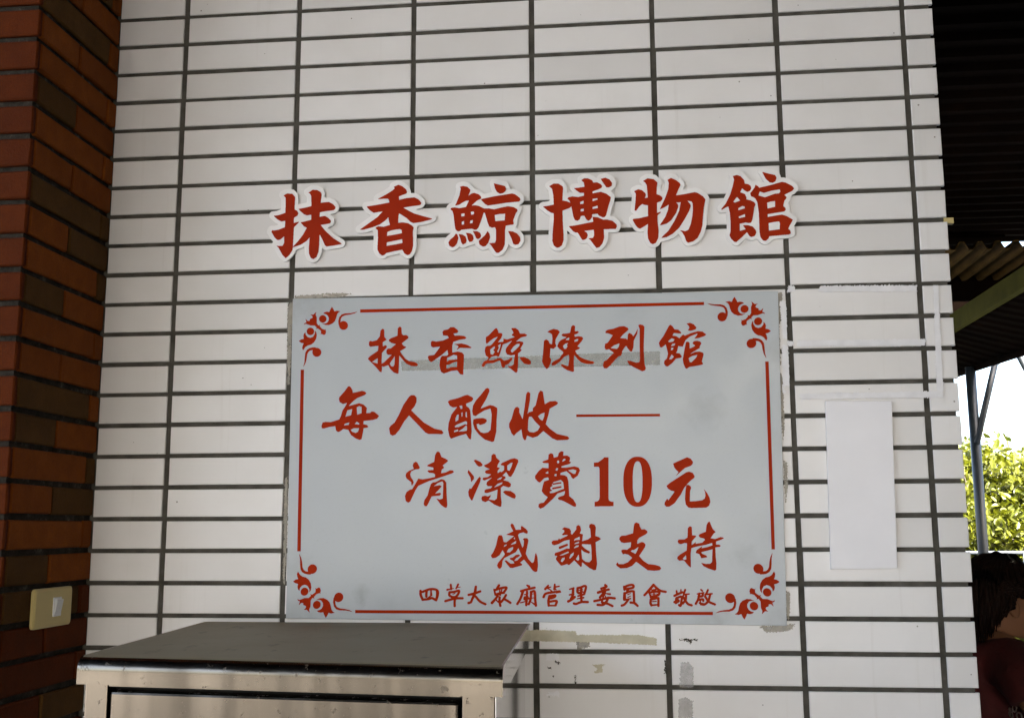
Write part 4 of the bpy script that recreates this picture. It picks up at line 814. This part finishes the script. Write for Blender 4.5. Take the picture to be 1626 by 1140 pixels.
# ================================================================ SEATED PERSON on a bench
WY = 1.30
bench = thing('bench', 'low wooden bench under the seated person in red', 'bench', (1.95, WY, 0))
for k in range(4): MB().box((1.55, WY-.20+.105*k, .415), (2.15, WY-.105+.105*k, .445)).obj('slat', 'wood', bench, bevel=.003)
for x in (1.60, 2.05):
    for y in (WY-.18, WY+.16): MB().box((x, y, 0), (x+.05, y+.05, .415)).obj('leg', 'wood', bench)
def skin_mesh(chains, levels=2):
    """chains: list of [(x,y,z,rx,ry)], chains join where they share the first point"""
    bm = bmesh.new(); key = {}; rad = []
    def vert(p):
        k = tuple(round(q, 4) for q in p[:3])
        if k not in key: key[k] = bm.verts.new(p[:3]); rad.append((p[3], p[4] if len(p) > 4 else p[3]))
        return key[k]
    for c in chains:
        for a, b in zip(c[:-1], c[1:]):
            va, vb = vert(a), vert(b)
            if bm.edges.get((va, vb)) is None: bm.edges.new((va, vb))
    bm.verts.index_update(); me = bpy.data.meshes.new('s'); bm.to_mesh(me); bm.free()
    o = bpy.data.objects.new('s', me); COL.objects.link(o)
    o.modifiers.new('skin', 'SKIN'); 
    for i, r_ in enumerate(rad): me.skin_vertices[0].data[i].radius = r_
    me.skin_vertices[0].data[0].use_root = True
    sb = o.modifiers.new('sub', 'SUBSURF'); sb.levels = sb.render_levels = levels
    dg = bpy.context.evaluated_depsgraph_get(); out = bpy.data.meshes.new_from_object(o.evaluated_get(dg)); bpy.data.objects.remove(o)
    co = np.empty(len(out.vertices)*3); out.vertices.foreach_get('co', co); co = co.reshape(-1, 3); c = (co.min(0)+co.max(0))/2
    out.vertices.foreach_set('co', (co-c).ravel()); out.update(); return out, c
X0 = 1.930
per = thing('person', 'seated person with dark hair and a dark red short-sleeved top, at the right edge', 'person', (X0, WY, .45))
pel = (X0-.02, WY, .54, .15, .13); wst = (X0-.03, WY, .72, .125, .12); che = (X0-.02, WY, .89, .125, .15); nk0 = (X0, WY, 1.01, .062, .070); nk1 = (X0+.012, WY, 1.055, .050); hd0 = (X0+.022, WY, 1.095, .062); hd1 = (X0+.028, WY, 1.155, .082, .076); hd2 = (X0+.020, WY, 1.215, .074, .066)
def arm(s_): return [nk0, (X0-.005, WY+s_*.10, .985, .064), (X0, WY+s_*.185, .958, .060), (X0+.030, WY+s_*.225, .880, .054), (X0+.085, WY+s_*.240, .775, .046), (X0+.21, WY+s_*.20, .715, .037), (X0+.33, WY+s_*.15, .660, .026), (X0+.36, WY+s_*.14, .645, .03, .018), (X0+.39, WY+s_*.135, .632, .026, .014)]
def leg(s_): return [pel, (X0+.05, WY+s_*.10, .535, .095), (X0+.25, WY+s_*.12, .535, .082), (X0+.43, WY+s_*.12, .52, .062), (X0+.45, WY+s_*.12, .30, .058), (X0+.44, WY+s_*.12, .08, .040), (X0+.50, WY+s_*.12, .04, .038), (X0+.61, WY+s_*.12, .03, .028)]
ch_ = [[pel, wst, che, nk0, nk1, hd0, hd1, hd2], arm(-1), arm(1), leg(-1), leg(1),
       [hd0, (X0+.072, WY, 1.070, .048, .046), (X0+.106, WY, 1.052, .034, .034)],            # jaw and chin
       [hd1, (X0+.100, WY, 1.150, .026, .022), (X0+.122, WY, 1.130, .012, .012)]]            # nose
for s_ in (-1, 1):                                                                        # fingers and thumb
    for k in range(4):
        yb = WY+s_*(.165-.02*k); ch_.append([(X0+.39, WY+s_*.135, .632, .026, .014), (X0+.41, yb, .630, .010), (X0+.45-.006*abs(k-1), yb, .612, .0085), (X0+.47-.010*abs(k-1), yb, .585, .007)])
    ch_.append([(X0+.36, WY+s_*.14, .645, .03, .018), (X0+.378, WY+s_*.10, .632, .011), (X0+.408, WY+s_*.088, .618, .009)])
me, c = skin_mesh(ch_); body = objm('body', me, 'skin', c, per, smooth=True)
# face: nose, ear (near side), eyes, mouth as small skin-toned features joined to the head
def blob(name, c_, r3, mt, rot=0, par=None, seg=12):
    bm = bmesh.new(); bmesh.ops.create_uvsphere(bm, u_segments=seg, v_segments=seg-2, radius=1); bmesh.ops.scale(bm, vec=r3, verts=bm.verts)
    bmesh.ops.rotate(bm, matrix=Matrix.Rotation(rot, 3, 'Y'), verts=bm.verts); me_ = bpy.data.meshes.new(name); bm.to_mesh(me_); bm.free()
    return objm(name, me_, mt, c_, par or per, smooth=True)
for s_ in (-1, 1):
    blob('ear', (X0+.022, WY+s_*.082, 1.128), (.017, .009, .030), 'skin', -.25); blob('eye', (X0+.100, WY+s_*.030, 1.163), (.008, .012, .006), 'hair')
blob('mouth', (X0+.112, WY, 1.100), (.007, .020, .005), 'shirt')
# hair: fine locks over a full cap, swept behind the ear and loose at the back
hb = MB(); r_ = np.random.default_rng(5)
HC = Vector((X0+.004, WY, 1.172))
bm = bmesh.new(); bmesh.ops.create_uvsphere(bm, u_segments=40, v_segments=28, radius=1)
for v_ in bm.verts:
    p = v_.co.copy(); nz = 1+.05*math.sin(9*p.y+4*p.z)+.03*math.sin(17*p.x+8*p.z)
    v_.co = Vector((p.x*.112*nz, p.y*.104*nz, p.z*.104*nz))
kill = [v_ for v_ in bm.verts if (v_.co.x > .045 and v_.co.z < .030) or (v_.co.z < -.015 and v_.co.x > .005) or (v_.co.z < -.075 and v_.co.x > -.05)]
bmesh.ops.delete(bm, geom=kill, context='VERTS'); bm.verts.index_update()
hb.add([q.co+HC for q in bm.verts], [tuple(v_.index for v_ in f_.verts) for f_ in bm.faces]); bm.free()
for k in range(900):
    a = r_.uniform(0, 2*math.pi); ca, sa = math.cos(a), math.sin(a); u = r_.uniform(.92, 1.12)
    if ca > .62: continue
    top = HC+Vector((.02+ca*.05*r_.uniform(.2, 1), sa*.05*r_.uniform(.2, 1), .100)); shl = HC+Vector((ca*.098*u, sa*.092*u, .062))
    mid = HC+Vector((ca*.118*u, sa*.108*u, r_.uniform(-.02, .03)))
    bk_ = max(0, min(1, (-ca+.1)*1.4))
    if bk_ <= .05: end = HC+Vector((ca*.105-.045, sa*.108, r_.uniform(.0, .02)))
    else: end = HC+Vector((ca*.105*r_.uniform(.8, 1.15)-.01, sa*.105*r_.uniform(.75, 1.1), -.05-.115*bk_*r_.uniform(.5, 1.0)))
    cur = r_.normal(0, .008, 3)
    hb.tube([top, shl, mid, (mid+end)/2+Vector((ca*.010, sa*.010, 0))+Vector(cur), end], [.003, .005, .0055, .0045, .0008], 5)
hair = hb.obj('hair', 'hair', per, smooth=True)
MB().tube([HC+Vector((.020, -.058, .100)), HC+Vector((.032, -.072, .078)), HC+Vector((.022, -.080, .074))], [.002, .008, .007], 6).obj('hair_clip', 'trim', per)
# top: loose short-sleeved red shirt; trousers
sh = [[(pel[0], pel[1], pel[2]+.02, .168, .15), (wst[0], wst[1], wst[2], .150, .145), (che[0], che[1], che[2], .152, .172), (nk0[0]+.010, nk0[1], nk0[2]-.010, .086, .090)]]
for s_ in (-1, 1): sh.append([sh[0][3], (X0-.005, WY+s_*.10, .978, .078), (X0, WY+s_*.19, .952, .078), (X0+.015, WY+s_*.224, .920, .080), (X0+.020, WY+s_*.230, .905, .082)])
me, c = skin_mesh(sh); objm('shirt', me, 'shirt', c, per, smooth=True)
tr_ = [[(pel[0], pel[1], pel[2]-.015, .155, .135), *[(p[0], p[1], p[2], p[3]+.016) for p in leg(s_)[1:6]]] for s_ in (-1, 1)]
me, c = skin_mesh(tr_); objm('trousers', me, 'pants', c, per, smooth=True)
for s_ in (-1,):
    for k in range(14):                                                                   # ring trim round the near sleeve hem
        a = 2*math.pi*k/14; cx_, cy_, cz_ = X0+.026+math.cos(a)*.080, WY+s_*.232+math.sin(a)*.082, .878+.016*math.cos(a)
        tg = Vector((-math.sin(a), math.cos(a), 0)); pts_ = [Vector((cx_, cy_, cz_))+(tg*math.cos(b)+Vector((0, 0, 1))*math.sin(b))*.0095 for b in [R(45*j) for j in range(9)]]
        MB().tube(pts_, .0022, 5).obj('hem_ring', 'trim', per)
